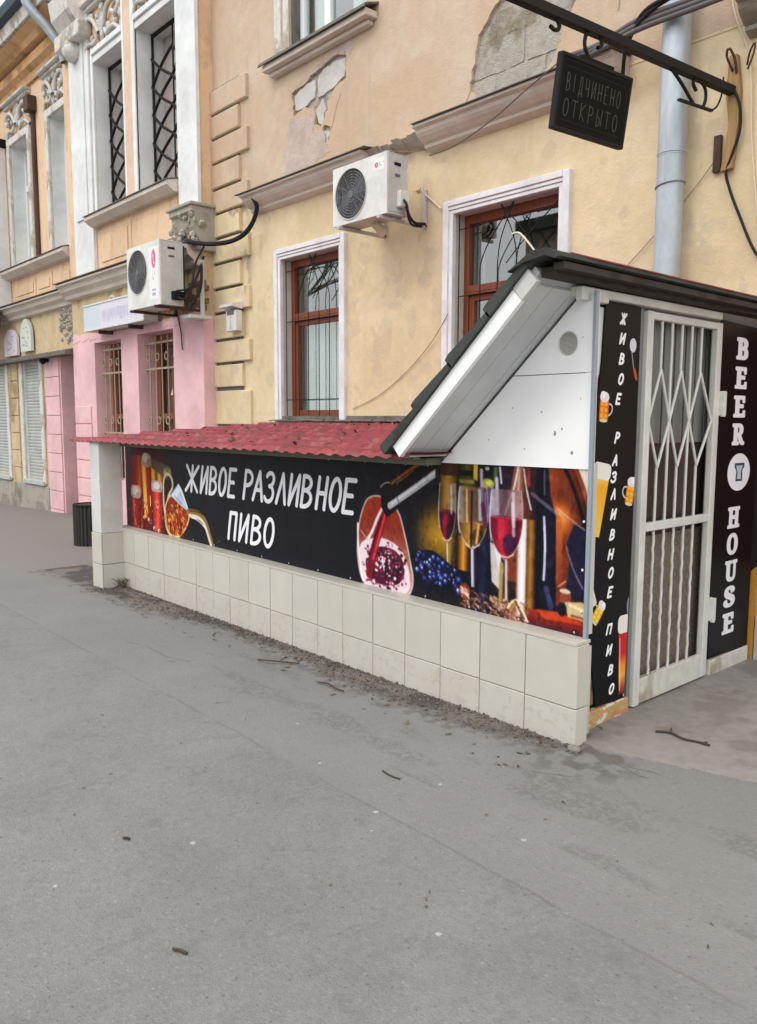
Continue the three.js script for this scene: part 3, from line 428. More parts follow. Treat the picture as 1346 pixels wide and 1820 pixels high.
for (const [x0, x1, z, y0, y1] of [[-11.95, -10.9, zr, 3.72, 4.28], [-10.78, -9.55, zr, 3.72, 4.28], [-16.1, -15.0, zw, 3.68, 4.02], [-14.9, -14.2, zw, 3.68, 4.02], [-14.1, -13.3, zw, 3.68, 4.02]]) mesh('wall_panel', [bx(x0, x1, y0, y1, z - 0.02, z + 0.014, 0.006), bx(x0 + 0.09, x1 - 0.09, y0 + 0.09, y1 - 0.09, z + 0.015, z + 0.028, 0.006)], M.peach, orn);
function scrollOrnament(cx, cy, w, h, z, seed) { // relief of leaves and volutes over a window
  const g = [], r = rng(seed); g.push(bx(cx - w / 2, cx + w / 2, cy + h * 0.42, cy + h * 0.5, z, z + 0.14, 0.015), bx(cx - w / 2, cx + w / 2, cy + h * 0.34, cy + h * 0.41, z, z + 0.08, 0.012));
  for (const k of [-1, 1]) { g.push(tube([[cx + k * 0.05 * w, cy - h * 0.2, z + 0.04], [cx + k * 0.2 * w, cy + h * 0.12, z + 0.06], [cx + k * 0.36 * w, cy + h * 0.18, z + 0.05], [cx + k * 0.45 * w, cy + h * 0.02, z + 0.04], [cx + k * 0.38 * w, cy - h * 0.1, z + 0.05], [cx + k * 0.3 * w, cy - h * 0.02, z + 0.05]], 0.035, 20)); g.push(tube([[cx + k * 0.48 * w, cy - h * 0.46, z + 0.02], [cx + k * 0.34 * w, cy - h * 0.3, z + 0.05], [cx + k * 0.16 * w, cy - h * 0.34, z + 0.05], [cx + k * 0.1 * w, cy - h * 0.22, z + 0.04]], 0.03, 14)); }
  g.push(new THREE.SphereGeometry(0.5, 10, 8).scale(w * 0.2, h * 0.34, 0.13).translate(cx, cy, z));
  for (let i = 0; i < 22; i++) { const a = r() * 6.3, e = new THREE.SphereGeometry(1, 6, 5).scale(0.03 + 0.05 * r(), 0.05 + 0.06 * r(), 0.03); e.rotateZ(a); e.translate(cx + (r() - 0.5) * w * 0.9, cy + (r() - 0.5) * h * 0.7, z + 0.02); g.push(e); }
  mesh('stucco_ornament', g, M.stucco, orn);
}
scrollOrnament(-11.6, 7.08, 1.3, 0.72, zr, 61); scrollOrnament(-10.05, 7.1, 1.2, 0.72, zr, 62); scrollOrnament(-15.5, 6.86, 1.25, 0.62, zw, 63); scrollOrnament(-13.72, 6.86, 1.0, 0.62, zw, 64);
mesh('capital', [bx(-12.9, -11.98, 6.98, 7.2, zr, zr + 0.22, 0.03), slabX([[zr, 6.98], [zr + 0.3, 7.35], [zr + 0.34, 7.6], [zr, 7.6]], -12.75, -12.1), new THREE.SphereGeometry(0.16, 10, 8).translate(-12.42, 6.9, zr + 0.12)], M.stucco, orn);
function latticeWindow([x0, x1, y0, y1]) {
  const w = group('window', orn), zf = zr - 0.215;
  mesh('window_surround', [bx(x0 - 0.075, x0 + 0.005, y0, y1 + 0.16, zr, zr + 0.035, 0.01), bx(x0 + 0.006, x1, y1 - 0.005, y1 + 0.09, zr, zr + 0.03, 0.01), bx(x0 + 0.006, x1, y1 + 0.091, y1 + 0.17, zr, zr + 0.06, 0.01)], M.white, w);
  mesh('reveal', [bx(x0 - 0.02, x0 + 0.006, y0, y1, -0.38, zr - 0.001), bx(x1 - 0.006, x1 + 0.02, y0, y1, -0.38, zr - 0.001), bx(x0, x1, y1 - 0.006, y1 + 0.02, -0.38, zr - 0.001)], M.white, w);
  mesh('blind', bx(x0, x1, y0, y1, -0.2, -0.18), mat([0.62, 0.53, 0.5], 0.9, { map: mot1 }), w);
  const g = [], R = 0.02, n = 2, dx = (x1 - x0) / n, dy = 0.36; // bars woven in long diamonds, with uprights
  for (let i = 0; i <= n; i++) g.push(rod([x0 + 0.02 + i * dx * 0.985, y0, zf], [x0 + 0.02 + i * dx * 0.985, y1, zf], i % n ? 0.013 : 0.02));
  for (let j = -1; j < (y1 - y0) / dy; j++) for (let i = 0; i < n; i++) for (const k of [0, 1]) { const ya = y0 + (j + k) * dy, yb = y0 + (j + 1 - k) * dy; if (Math.min(ya, yb) < y0 - 0.01 || Math.max(ya, yb) > y1) continue; const xa = x0 + 0.02 + i * dx * 0.985, xb = xa + dx * 0.985, m = [(xa + xb) / 2, (ya + yb) / 2 + (k ? -1 : 1) * 0.03, zf + 0.02]; g.push(tube([[xa, ya, zf + 0.015], m, [xb, yb, zf + 0.015]], R, 5, 5)); }
  g.push(bx(x0, x1, y1 - 0.05, y1 - 0.007, zf - 0.012, zf + 0.012));
  mesh('lattice_grille', g, M.iron, w);
}
latticeWindow(A); latticeWindow(B);
function plainWindow([x0, x1, y0, y1]) {
  const w = group('window', orn), zf = zw - 0.22;
  mesh('window_surround', [bx(x0 - 0.12, x0 + 0.004, y0, y1 + 0.12, zw, zw + 0.05, 0.012), bx(x1 - 0.004, x1 + 0.12, y0, y1 + 0.12, zw, zw + 0.05, 0.012), bx(x0 + 0.005, x1 - 0.005, y1 - 0.004, y1 + 0.12, zw, zw + 0.05, 0.012)], M.stucco, w);
  mesh('reveal', [bx(x0 - 0.02, x0 + 0.006, y0, y1, -0.38, zw - 0.001), bx(x1 - 0.006, x1 + 0.02, y0, y1, -0.38, zw - 0.001), bx(x0, x1, y1 - 0.006, y1 + 0.02, -0.38, zw - 0.001)], M.white, w);
  mesh('frame', [bx(x0 + 0.006, x0 + 0.08, y0, y1 - 0.006, zf - 0.06, zf), bx(x1 - 0.08, x1 - 0.006, y0, y1 - 0.006, zf - 0.06, zf), bx(x0 + 0.08, x1 - 0.08, y1 - 0.09, y1 - 0.006, zf - 0.06, zf), bx(x0 + 0.08, x1 - 0.08, y0, y0 + 0.08, zf - 0.06, zf), bx(x0 + 0.08, x1 - 0.08, y1 - 0.78, y1 - 0.68, zf - 0.06, zf + 0.01)], M.plastic, w);
  mesh('pane', bx(x0 + 0.078, x1 - 0.078, y0 + 0.078, y1 - 0.778, zf - 0.034, zf - 0.03), M.glass, w); mesh('pane', bx(x0 + 0.078, x1 - 0.078, y1 - 0.682, y1 - 0.088, zf - 0.034, zf - 0.03), M.glass, w);
  mesh('curtain', bx(x0 + 0.02, x1 - 0.02, y0, y1, zf - 0.14, zf - 0.13), mat([0.3, 0.34, 0.34], 0.95), w);
}
plainWindow(FA); plainWindow(FB);
mesh('grey_conduit', [rod([-14.72, 4.32, zw + 0.03], [-14.72, 6.75, zw + 0.03], 0.045), bx(-14.82, -14.6, 6.7, 6.95, zw, zw + 0.16, 0.02)], M.rustIron, orn);
function pinkWindow([x0, x1, y0, y1]) {
  const w = group('window', orn), zf = -0.06; const ochre = mat([0.44, 0.35, 0.24], 0.7, { map: mot1 });
  mesh('reveal', [bx(x0 - 0.02, x0 + 0.006, y0, y1, -0.38, zr - 0.001), bx(x1 - 0.006, x1 + 0.02, y0, y1, -0.38, zr - 0.001), bx(x0, x1, y1 - 0.006, y1 + 0.02, -0.38, zr - 0.001)], M.pink, w);
  mesh('frame', [bx(x0 + 0.007, x0 + 0.14, y0, y1 - 0.007, zf - 0.07, zf, 0.008), bx(x1 - 0.1, x1 - 0.007, y0, y1 - 0.007, zf - 0.07, zf, 0.008), bx(x0 + 0.1, x1 - 0.1, y1 - 0.11, y1 - 0.007, zf - 0.07, zf, 0.008), bx(x0 + 0.1, x1 - 0.1, 1.52, 1.6, zf - 0.07, zf, 0.008), bx((x0 + x1) / 2 - 0.03, (x0 + x1) / 2 + 0.03, y0, 2.3, zf - 0.07, zf - 0.002, 0.008)], mat([0.3, 0.11, 0.05], 0.6, { map: wood1 }), w);
  mesh('pane', bx(x0 + 0.1, x1 - 0.1, y0, y1 - 0.1, zf - 0.05, zf - 0.046), M.glassDark, w);
  mesh('curtain', bx(x0 + 0.05, x1 - 0.05, y0, y1, zf - 0.16, zf - 0.14), mat([0.6, 0.52, 0.4], 0.95, { map: dirt1 }), w);
  const g = []; for (let i = 1; i < 6; i++) { const x = mix(x0, x1, i / 6); g.push(rod([x, y0, zr - 0.1], [x, y1 - 0.05, zr - 0.1], 0.01)); } for (const y of [1.3, 2.2, 2.55]) g.push(bx(x0 + 0.006, x1 - 0.006, y, y + 0.025, zr - 0.115, zr - 0.1)); for (let i = 0; i < 4; i++) { const cx = mix(x0, x1, (i * 2 + 1) / 8); g.push(new THREE.TorusGeometry(0.05, 0.01, 5, 12).translate(cx, 2.37, zr - 0.1), new THREE.TorusGeometry(0.05, 0.01, 5, 12).translate(cx, 1.5, zr - 0.1)); }
  mesh('grille', g, ochre, w);
  const lamps = []; for (const k of [0.42, 0.62]) lamps.push(new THREE.CylinderGeometry(0.05, 0.09, 0.13, 12).translate(mix(x0, x1, k), 1.92, zf - 0.1)); mesh('lamp_shade', lamps, mat([0.7, 0.62, 0.48], 0.8), w);
}
pinkWindow(C); pinkWindow(D);
function shutterWindow([x0, x1, y0, y1]) {
  const w = group('window', orn);
  mesh('window_surround', [bx(x0 - 0.14, x0 + 0.004, y0 - 0.05, y1, zw, zw + 0.04, 0.012), bx(x1 - 0.004, x1 + 0.14, y0 - 0.05, y1, zw, zw + 0.04, 0.012)], M.stucco, w);
  mesh('reveal', [bx(x0 - 0.02, x0 + 0.006, y0, y1, -0.38, zw - 0.001), bx(x1 - 0.006, x1 + 0.02, y0, y1, -0.38, zw - 0.001)], M.white, w);
  const n = 36, h = (y1 - y0) / n; for (let i = 0; i < n; i++) mesh('shutter_slat', slabX([[0, y0 + i * h], [0.056, y0 + i * h + 0.002], [0.062, y0 + i * h + h * 0.5], [0.056, y0 + (i + 1) * h - 0.004], [0, y0 + (i + 1) * h - 0.002]], x0 + 0.006, x1 - 0.006), M.shutter, w);
  mesh('sill', bx(x0 - 0.1, x1 + 0.1, y0 - 0.09, y0 - 0.004, zw - 0.05, zw + 0.07, 0.012), M.shutter, w);
}
shutterWindow(S1); shutterWindow(S2);
mesh('shop_fascia', slabX([[zw, 2.68], [zw + 0.22, 2.62], [zw + 0.22, 2.56], [zw, 2.56]], -19.9, -13.2), M.ledge, orn);
mesh('plinth', [bx(-20, -14.72, -0.6, 0.3, zw, zw + 0.03, 0.01)], M.concrete, orn);
for (let i = 0; i < 9; i++) { const y0 = -0.4 + i * 0.33; if (y0 > 2.3) break; mesh('quoin_block', bx(-14.7, -14.06, y0 + 0.005, y0 + 0.325, zw, zw + 0.025, 0.006), M.pink, orn); mesh('quoin_block', bx(-16.66, -16.2, y0 + 0.006, y0 + 0.324, zw, zw + 0.025, 0.008), M.tan, orn); }
for (let i = 0; i < 7; i++) { const y0 = -0.3 + i * 0.29; mesh('quoin_block', bx(-13.14, -12.5, y0 + 0.012, y0 + 0.278, zr, zr + 0.02, 0.008), M.pink, orn); }
mesh('doorway', [bx(-14.05, -14.0, -0.6, 2.62, -0.5, zw + 0.004), bx(-14.05, -13.1, 2.6, 2.65, -0.5, zw - 0.004)], M.pink, orn); const sd = mesh('street_door', [bx(-14.0, -13.2, -0.3, 2.6, -0.44, -0.4), bx(-13.9, -13.3, 0.2, 1.2, -0.4, -0.38, 0.01)], mat([0.2, 0.07, 0.06], 0.6), orn); mesh('handle', rod([-13.32, 1.0, -0.36], [-13.32, 1.2, -0.36], 0.015), M.zinc, sd);
mesh('door_leaf', [bx(-13.28, -13.16, -0.16, 2.5, zw + 0.002, zw + 0.06, 0.008)], M.plastic, orn); mesh('intercom', [bx(-13.25, -13.19, 1.42, 1.62, zw + 0.061, zw + 0.08, 0.006)], M.black, orn); mesh('camera', [new THREE.SphereGeometry(0.06, 10, 8).translate(-14.5, 2.52, zw + 0.12), bx(-14.52, -14.48, 2.5, 2.56, zw, zw + 0.1)], M.black, orn);
mesh('eave', [slabX([[zw, 7.2], [zw + 0.05, 7.2], [zw + 0.08, 7.3], [zw + 0.16, 7.36], [zw + 0.18, 7.48], [zw, 7.52]], -20, -13.16), slabX([[zw, 7.52], [zw + 0.26, 7.54], [zw + 0.3, 7.62], [zw + 0.42, 7.7], [zw, 7.72]], -20, -12.9)], M.orange, orn);
mesh('fascia_board', [slabX([[zw - 0.4, 7.72], [zw + 0.46, 7.72], [zw + 0.5, 7.86], [zw + 0.48, 7.94], [zw - 0.4, 7.94]], -20, -12.7)], M.stucco, orn);
mesh('gutter', [slabX([[zw + 0.5, 7.9], [zw + 0.6, 7.92], [zw + 0.64, 8.02], [zw + 0.6, 8.1], [zw - 0.4, 8.6], [zw - 0.4, 8.5], [zw + 0.45, 7.98]], -20, -12.6)], mat([0.05, 0.07, 0.09], 0.6), orn);
mesh('downpipe', [tube([[-13.25, 8.25, 0.72], [-13.25, 7.95, 0.72], [-13.22, 7.72, 0.66], [-13.1, 7.42, 0.42], [-13.0, 7.15, 0.26], [-12.98, 6.95, 0.22]], 0.075, 24, 10), new THREE.CylinderGeometry(0.2, 0.1, 0.3, 12).translate(-13.25, 8.3, 0.72)], M.zinc, orn);

// ------------------------------------------------------------------ enclosed balcony at the very left
{
  const b = thing('enclosed_balcony', 'white enclosed balcony with a dark cap jutting out at the left edge', 'balcony', [0, 0, 0]);
  mesh('side_panel', bx(-19, -16.3, 3.56, 6.5, zw + 0.001, 0.95, 0.02), M.white, b); mesh('cap', bx(-19, -16.24, 6.5, 6.64, zw + 0.001, 1.05, 0.02), M.darkWood, b); mesh('underside', bx(-19, -16.22, 3.2, 3.5, zw + 0.25, 1.0, 0.02), M.brown, b); mesh('base_trim', bx(-19, -16.26, 3.5, 3.556, zw + 0.245, 0.99, 0.02), M.stucco, b);
}

// ------------------------------------------------------------------ the beer cellar entrance: low tiled wall, red roof, hood over the stair, gate
const cellar = thing('beer_cellar_entrance', 'low tiled beer cellar entrance with red roof, steep white hood and lattice gate', 'cellar entrance');
const wallTop = (x) => mix(0.485, 0.525, (-2.1 - x) / 5.06);
{
  const lw = group('low_wall', cellar); const core = bx(-7.17, -2.118, -0.1, 1, 2.09, 2.19); { const p = core.attributes.position; for (let i = 0; i < p.count; i++) if (p.getY(i) > 0.5) p.setY(i, wallTop(p.getX(i)) - 0.004); }
  mesh('core', core, M.grout, lw); mesh('footing', bx(-7.17, -2.16, -0.1, 0.44, 2.0, 2.089), M.render, lw);
  const tops = bx(-7.19, -2.108, 0, 1, 2.085, 2.202, 0.006); { const p = tops.attributes.position; for (let i = 0; i < p.count; i++) p.setY(i, wallTop(p.getX(i)) + (p.getY(i) > 0.5 ? 0.012 : -0.002)); } mesh('coping', tops, M.tile[1], lw);
  const js = [-7.17, -7.05, -6.77, -6.49, -6.21, -5.932, -5.66, -5.4, -5.157, -4.898, -4.622, -4.361, -4.082, -3.823, -3.539, -3.261, -2.98, -2.697, -2.403, -2.108], r = rng(77);
  const jy = (x) => mix(0.178, 0.226, (-2.1 - x) / 5.06), G = 0.0022;
  for (let i = 0; i + 1 < js.length; i++) for (const k of [0, 1]) {
    const x0 = js[i] + G, x1 = js[i + 1] - G, xm = (x0 + x1) / 2, y0 = k ? jy(xm) + G : -0.06, y1 = k ? wallTop(xm) - 0.004 : jy(xm) - G, off = (r() - 0.5) * 0.003;
    mesh('tile', bx(x0, x1, y0, y1, 2.186, 2.2 + off, 0.004), k ? M.tile[Math.floor(r() * 4)] : M.tileLow[Math.floor(r() * 2)], lw);
  }
  for (const k of [0, 1]) { const y0 = k ? 0.182 : -0.06, y1 = k ? 0.48 : 0.177; mesh('tile', bx(-2.122, -2.103, y0, y1, 2.102, 2.198, 0.004), M.tile[k], lw); }
}
{
  const po = group('corner_pillar', cellar); mesh('shaft', bx(-7.2, -7.0, 0.5, 1.345, 2.19, 2.4, 0.006), M.postWhite, po); mesh('core', bx(-7.19, -7.01, -0.1, 0.5, 2.195, 2.39), M.grout, po);
  for (const [y0, y1] of [[-0.1, 0.215], [0.22, 0.498]]) { mesh('tile', bx(-7.205, -6.995, y0, y1, 2.392, 2.406, 0.004), M.tile[0], po); mesh('tile', bx(-7.008, -6.992, y0, y1, 2.19, 2.39, 0.004), M.tile[3], po); }
}
mesh('side_wall', [bx(-7.19, -7.08, -0.1, 1.34, 0.02, 2.06), bx(-7.08, -2.16, 0.5, 1.32, 2.0, 2.072)], M.render, cellar);
mesh('eave_batten', [bx(-7.0, -3.1, 1.275, 1.315, 2.06, 2.2, 0.006), bx(-7.1, -3.1, 1.31, 1.335, 2.25, 2.3)], M.battens, cellar);
const chipTex = colorTex(256, 256, (u, v) => { const a = fbm(u * 5, v * 9, 5, 151, 0), b = fbm(u * 40, v * 40, 3, 152, 40), e = sstep(0.5, 0.53, a), o = sstep(0.56, 0.59, fbm(u * 7 + 3, v * 8, 4, 153)); let c = mix3([0.6, 0.58, 0.5], [0.5, 0.22, 0.1], e); c = mix3(c, [0.45, 0.3, 0.12], o); return c.map((q) => q * (0.8 + 0.4 * b)); });
const screenTex = colorTex(256, 256, (u, v) => { const a = vn(u * 64, v * 64, 141, 64), b = fbm(u * 20, v * 20, 3, 142, 20), k = 0.55 + 0.7 * a * (0.6 + 0.8 * b); return [k, k * 0.96, k * 0.9]; });
const redMap = colorTex(512, 512, (u, v) => { const a = fbm(u * 6, v * 6, 4, 121, 6), s = fbm(u * 50, v * 10, 3, 122), w = sstep(0.56, 0.72, fbm(u * 16, v * 8, 4, 123)), d = sstep(0.6, 0.72, fbm(u * 9, v * 14, 4, 124)); let c = mix3([0.19, 0.016, 0.022], [0.27, 0.03, 0.04], a); c = mix3(c, [0.36, 0.12, 0.115], 0.45 * w); c = mix3(c, [0.1, 0.025, 0.028], 0.7 * d); const k = 0.85 + 0.3 * s; return c.map((q) => q * k); });
M.red = mat([1, 1, 1], 0.62, { map: sized(redMap, 1.2), side: THREE.DoubleSide });
const roofY = (z) => mix(1.492, 1.33, z / 2.42);
{ // pressed metal tile sheet, waves across and steps down the slope
  const nx = 340, nz = 98, x0 = -7.62, x1 = -3.0, z0 = 0.01, z1 = 2.43, p = [], uv = [], id = [], r = rng(88);
  for (const under of [0, 1]) for (let j = 0; j <= nz; j++) for (let i = 0; i <= nx; i++) {
    const x = mix(x0, x1, i / nx), z = mix(z0, z1, j / nz), st = (z / 0.346) % 1, w = Math.cos((x * 2 * PI) / 0.12);
    const y = roofY(z) + 0.0068 * w + 0.024 * Math.pow(st, 1.4) - 0.006 + 0.008 * (fbm(x * 1.6, z * 1.6, 2, 125) - 0.5) - (under ? 0.005 : 0);
    p.push(x, y, z + (j === nz ? 0.006 * w + 0.01 * (vn(x * 5, 3, 126) - 0.5) : 0)); uv.push(x, -z);
  }
  const n = (nx + 1) * (nz + 1); for (let j = 0; j < nz; j++) for (let i = 0; i < nx; i++) { const a = j * (nx + 1) + i, b = a + nx + 1; id.push(a, b, b + 1, a, b + 1, a + 1); id.push(n + a, n + b + 1, n + b, n + a, n + a + 1, n + b + 1); }
  for (let i = 0; i < nx; i++) { const a = nz * (nx + 1) + i; id.push(a, n + a, n + a + 1, a, n + a + 1, a + 1); }
  for (let j = 0; j < nz; j++) { const a = j * (nx + 1), b = a + nx + 1; id.push(a, n + a, n + b, a, n + b, b); }
  const g = new THREE.BufferGeometry(); g.setAttribute('position', new THREE.Float32BufferAttribute(p, 3)); g.setAttribute('uv', new THREE.Float32BufferAttribute(uv, 2)); g.setIndex(id); g.computeVertexNormals();
  mesh('red_roof', g, M.red, cellar, { label: 'red metal tile roof' });
  mesh('wall_flashing', [slabX([[0.003, 1.56], [0.012, 1.56], [0.02, 1.525], [0.13, 1.512], [0.13, 1.505], [0.003, 1.515]], -7.7, -3.2)], M.ledge, cellar);
}
// hood: everything is laid out along its slope, from the low eave L up to H
const SL = [-3.04, 1.335], ST = [0.7371, 0.6757], SN = [-0.6757, 0.7371];
const onS = (s, o) => [SL[0] + ST[0] * s + SN[0] * o, SL[1] + ST[1] * s + SN[1] * o];
const slopeSlab = (s0, s1, o0, o1, z0, z1) => slabZ([onS(s0, o0), onS(s1, o0), onS(s1, o1), onS(s0, o1)], [], z0, z1);
{
  const h = group('hood', cellar), S = 1.14;
  mesh('fascia', slopeSlab(-0.005, S - 0.1, 0, 0.07, 2.43, 2.455), M.board, h); mesh('fascia', slopeSlab(S - 0.095, S + 0.01, -0.002, 0.072, 2.432, 2.458), M.postWhite, h, { label: 'weathered upper end of the fascia' });
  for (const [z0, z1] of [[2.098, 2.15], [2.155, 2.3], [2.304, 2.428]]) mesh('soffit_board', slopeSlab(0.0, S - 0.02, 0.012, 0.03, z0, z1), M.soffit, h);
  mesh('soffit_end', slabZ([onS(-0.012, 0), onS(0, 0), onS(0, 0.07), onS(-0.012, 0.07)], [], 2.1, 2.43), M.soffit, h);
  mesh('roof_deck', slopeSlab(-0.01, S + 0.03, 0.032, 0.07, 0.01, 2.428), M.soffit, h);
  mesh('roof_sheet', slopeSlab(-0.06, S + 0.06, 0.085, 0.092, 0.01, 2.46), M.red, h);
  for (let i = 0; i < 4; i++) { const s0 = -0.07 + i * 0.315, s1 = s0 + 0.325; mesh('verge_tile', slabZ([onS(s0, 0.072), onS(s1, 0.072), onS(s1, 0.1), onS(s0 + 0.03, 0.128), onS(s0, 0.122)], [], 2.36, 2.475), M.darkSheet, h); }
  mesh('ridge_cap', [slabZ([[-2.33, 2.16], [-2.2, 2.232], [-2.13, 2.236], [-2.055, 2.208], [-2.052, 2.192], [-2.08, 2.186], [-2.13, 2.205], [-2.24, 2.19]], [], 0.02, 2.49)], M.darkSheet, h);
  mesh('ridge_sheet', slabZ([[-2.2, 2.238], [-2.13, 2.242], [-2.052, 2.213], [-2.052, 2.209], [-2.13, 2.237], [-2.2, 2.233]], [], 0.02, 2.3), M.red, h);
  mesh('ridge_beam', bx(-2.2, -2.12, 2.128, 2.17, 0.03, 2.42, 0.006), M.wornWood, h); mesh('ridge_soffit', bx(-2.118, -2.066, 2.15, 2.178, 0.03, 2.44), M.wornWood, h);
  // gable of two white boards, a louvred vent let into the upper one
  const lowY = 1.288; const cut = (y) => { const s = (y - SL[1] - SN[1] * 0.004) / ST[1]; return onS(s, 0.004)[0]; };
  mesh('gable_board', slabZ([[cut(lowY) + 0.01, lowY], [-2.128, lowY + 0.008], [-2.128, 1.737], [cut(1.737) + 0.006, 1.737]], [], 2.076, 2.096), M.board, h);
  mesh('gable_board', slabZ([[cut(1.741) + 0.006, 1.741], [-2.128, 1.741], [-2.128, 2.1], [cut(2.1) + 0.006, 2.1]], [Array.from({ length: 28 }, (_, i) => [-2.277 + 0.052 * Math.cos((i / 28) * 2 * PI), 1.878 + 0.052 * Math.sin((i / 28) * 2 * PI)])], 2.076, 2.0965), M.board, h);
  const ve = group('vent', h); ve.name = 'vent'; const vg = [new THREE.TorusGeometry(0.052, 0.004, 6, 28).translate(-2.277, 1.878, 2.097)]; for (let i = -9; i <= 9; i++) { const y = i * 0.0055, L = Math.sqrt(Math.max(0, 0.05 * 0.05 - y * y)); if (L > 0.004) vg.push(bx(-2.277 - L, -2.277 + L, 1.878 + y - 0.0018, 1.878 + y + 0.0018, 2.084, 2.094)); }
  ve.parent.remove(ve); mesh('vent', vg, M.acGrey, h); 
  const r = rng(91), marks = []; for (const [x, y, s] of [[-2.6, 1.58, 7], [-2.42, 1.56, 9], [-2.34, 1.46, 14], [-2.24, 1.37, 12], [-2.3, 1.48, 8], [-2.52, 1.38, 7], [-2.75, 1.42, 6], [-2.2, 1.9, 6], [-2.2, 1.62, 6]]) marks.push(slabZ(ragged(Array.from({ length: 6 }, (_, i) => [x + s * 0.00065 * (0.3 + 1.2 * r()) * Math.cos(i), y + s * 0.00065 * (0.3 + 1.2 * r()) * Math.sin(i)]), 0.004, 92), [], 2.09, 2.0972));
  mesh('paint_chip', marks, mat([0.3, 0.27, 0.24], 0.9), h);
}
{ // inner door close behind the gate: glazed above, a coarse brown screen below
  const d = group('inner_door', cellar); mesh('screen', bx(-2.29, -2.275, 0.0, 0.9, 0.66, 1.6), mat([0.2, 0.162, 0.13], 0.95, { map: sized(screenTex, 0.5) }), d); mesh('pane', bx(-2.29, -2.282, 0.905, 1.44, 0.66, 1.6), mat([0.06, 0.04, 0.034], 0.2, { physical: true, spec: 0.5 }), d);
  const strips = []; for (let i = 0; i < 16; i++) strips.push(bx(-2.28 + 0.006 * (i % 2), -2.272 + 0.006 * (i % 2), 1.4, 2.07, 0.66 + i * 0.0588, 0.655 + (i + 1) * 0.0588, 0.002)); mesh('curtain', strips, mat([0.19, 0.19, 0.175], 0.8), d);
}
mesh('inner_wall', bx(-2.95, -2.9, -0.1, 1.36, 0.02, 2.05), mat([0.15, 0.1, 0.07], 0.95, { map: dirt1, bump: gr3, bs: 0.02 }), cellar);
mesh('stair_wall', [bx(-2.9, -2.24, -0.1, 2.0, 0.004, 0.05)], M.brown, cellar);
mesh('corner_post', [bx(-2.138, -2.119, 0.47, 2.1, 2.09, 2.112, 0.003)], M.steelBlue, cellar);
mesh('gate_jamb', [bx(-2.26, -2.206, 0.0, 2.08, 1.562, 1.592, 0.005)], mat([0.2, 0.2, 0.2], 0.6, { map: dirt1 }), cellar); mesh('gate_jamb', [bx(-2.26, -2.21, 0.0, 2.08, 0.715, 0.752, 0.005)], M.acGrey, cellar);
mesh('lintel', [bx(-2.25, -2.17, 2.083, 2.124, 0.8, 2.16, 0.006)], M.gateWhite, cellar); mesh('frame_stub', [bx(-2.2, -2.16, 2.06, 2.12, 1.95, 2.165, 0.006)], M.gateWhite, cellar);
mesh('threshold', [bx(-2.27, -2.185, -0.05, 0.085, 1.6, 2.02, 0.01)], mat([1, 1, 1], 0.85, { map: sized(chipTex, 0.5) }), cellar, { label: 'crumbling painted threshold stub' }); mesh('threshold', [bx(-2.27, -2.19, -0.05, 0.1, 0.19, 0.7, 0.01)], M.gateDirty, cellar);
mesh('panel_backing', [bx(-2.27, -2.212, 0.09, 2.08, 1.61, 2.03), bx(-2.27, -2.212, 0.1, 2.08, 0.05, 0.712)], M.darkWood, cellar);
{
  const g = group('gate', cellar), X0 = -2.224, X1 = -2.186, zl = 1.556, zrr = 0.756, cX = -2.206;
  mesh('stile', bx(X0, X1, 0.014, 2.07, zl - 0.058, zl, 0.006), M.gateWhite, g); mesh('stile', bx(X0, X1, 0.022, 2.07, zrr, zrr + 0.06, 0.006), M.gateWhite, g);
  mesh('rail', bx(X0 + 0.002, X1 - 0.002, 2.03, 2.068, zrr + 0.06, zl - 0.058, 0.005), M.gateWhite, g); mesh('rail', bx(X0 + 0.002, X1 - 0.002, 0.945, 0.99, zrr + 0.06, zl - 0.058, 0.005), M.gateWhite, g);
  mesh('kick_plate', bx(X0 + 0.004, X1 - 0.004, 0.02, 0.158, zrr + 0.06, zl - 0.058, 0.004), M.gateDirty, g);
  const zs = [1.388, 1.284, 1.18, 1.073, 0.966], R = 0.0085, zm = [1.497, 1.284, 1.073, 0.818];
  const wav = (z, y0, y1) => { const a = []; for (let y = y0; y < y1; y += 0.03) a.push([cX + 0.001 * Math.sin(y * 80), y, z + 0.0026 * Math.sin(y * 62 + z * 9)]); a.push([cX, y1, z]); return tube(a, R, a.length * 2, 7); };
  zs.forEach((z, i) => {
    mesh('bar', wav(z, 0.155, 0.948), M.gateWhite, g);
    if (i % 2) mesh('bar', rod([cX, 0.985, z], [cX, 2.04, z], R, 7), M.gateWhite, g);
    else { mesh('bar', rod([cX, 1.78, z], [cX, 2.04, z], R, 7), M.gateWhite, g); mesh('bar', rod([cX, 0.985, z], [cX, 1.28, z], R, 7), M.gateWhite, g); const k = i / 2; mesh('diamond', [rod([cX + 0.004, 1.785, z], [cX + 0.004, 1.52, zm[k]], R * 0.95, 7), rod([cX + 0.004, 1.785, z], [cX + 0.004, 1.52, zm[k + 1]], R * 0.95, 7), rod([cX + 0.004, 1.275, z], [cX + 0.004, 1.52, zm[k]], R * 0.95, 7), rod([cX + 0.004, 1.275, z], [cX + 0.004, 1.52, zm[k + 1]], R * 0.95, 7)], M.gateWhite, g); }
  });
  for (const y of [1.62, 0.42]) mesh('hinge', [bx(-2.205, -2.158, y - 0.07, y + 0.07, 0.725, 0.758, 0.006), rod([-2.17, y - 0.075, 0.742], [-2.17, y + 0.005, 0.742], 0.014, 8)], M.gateWhite, g);
}

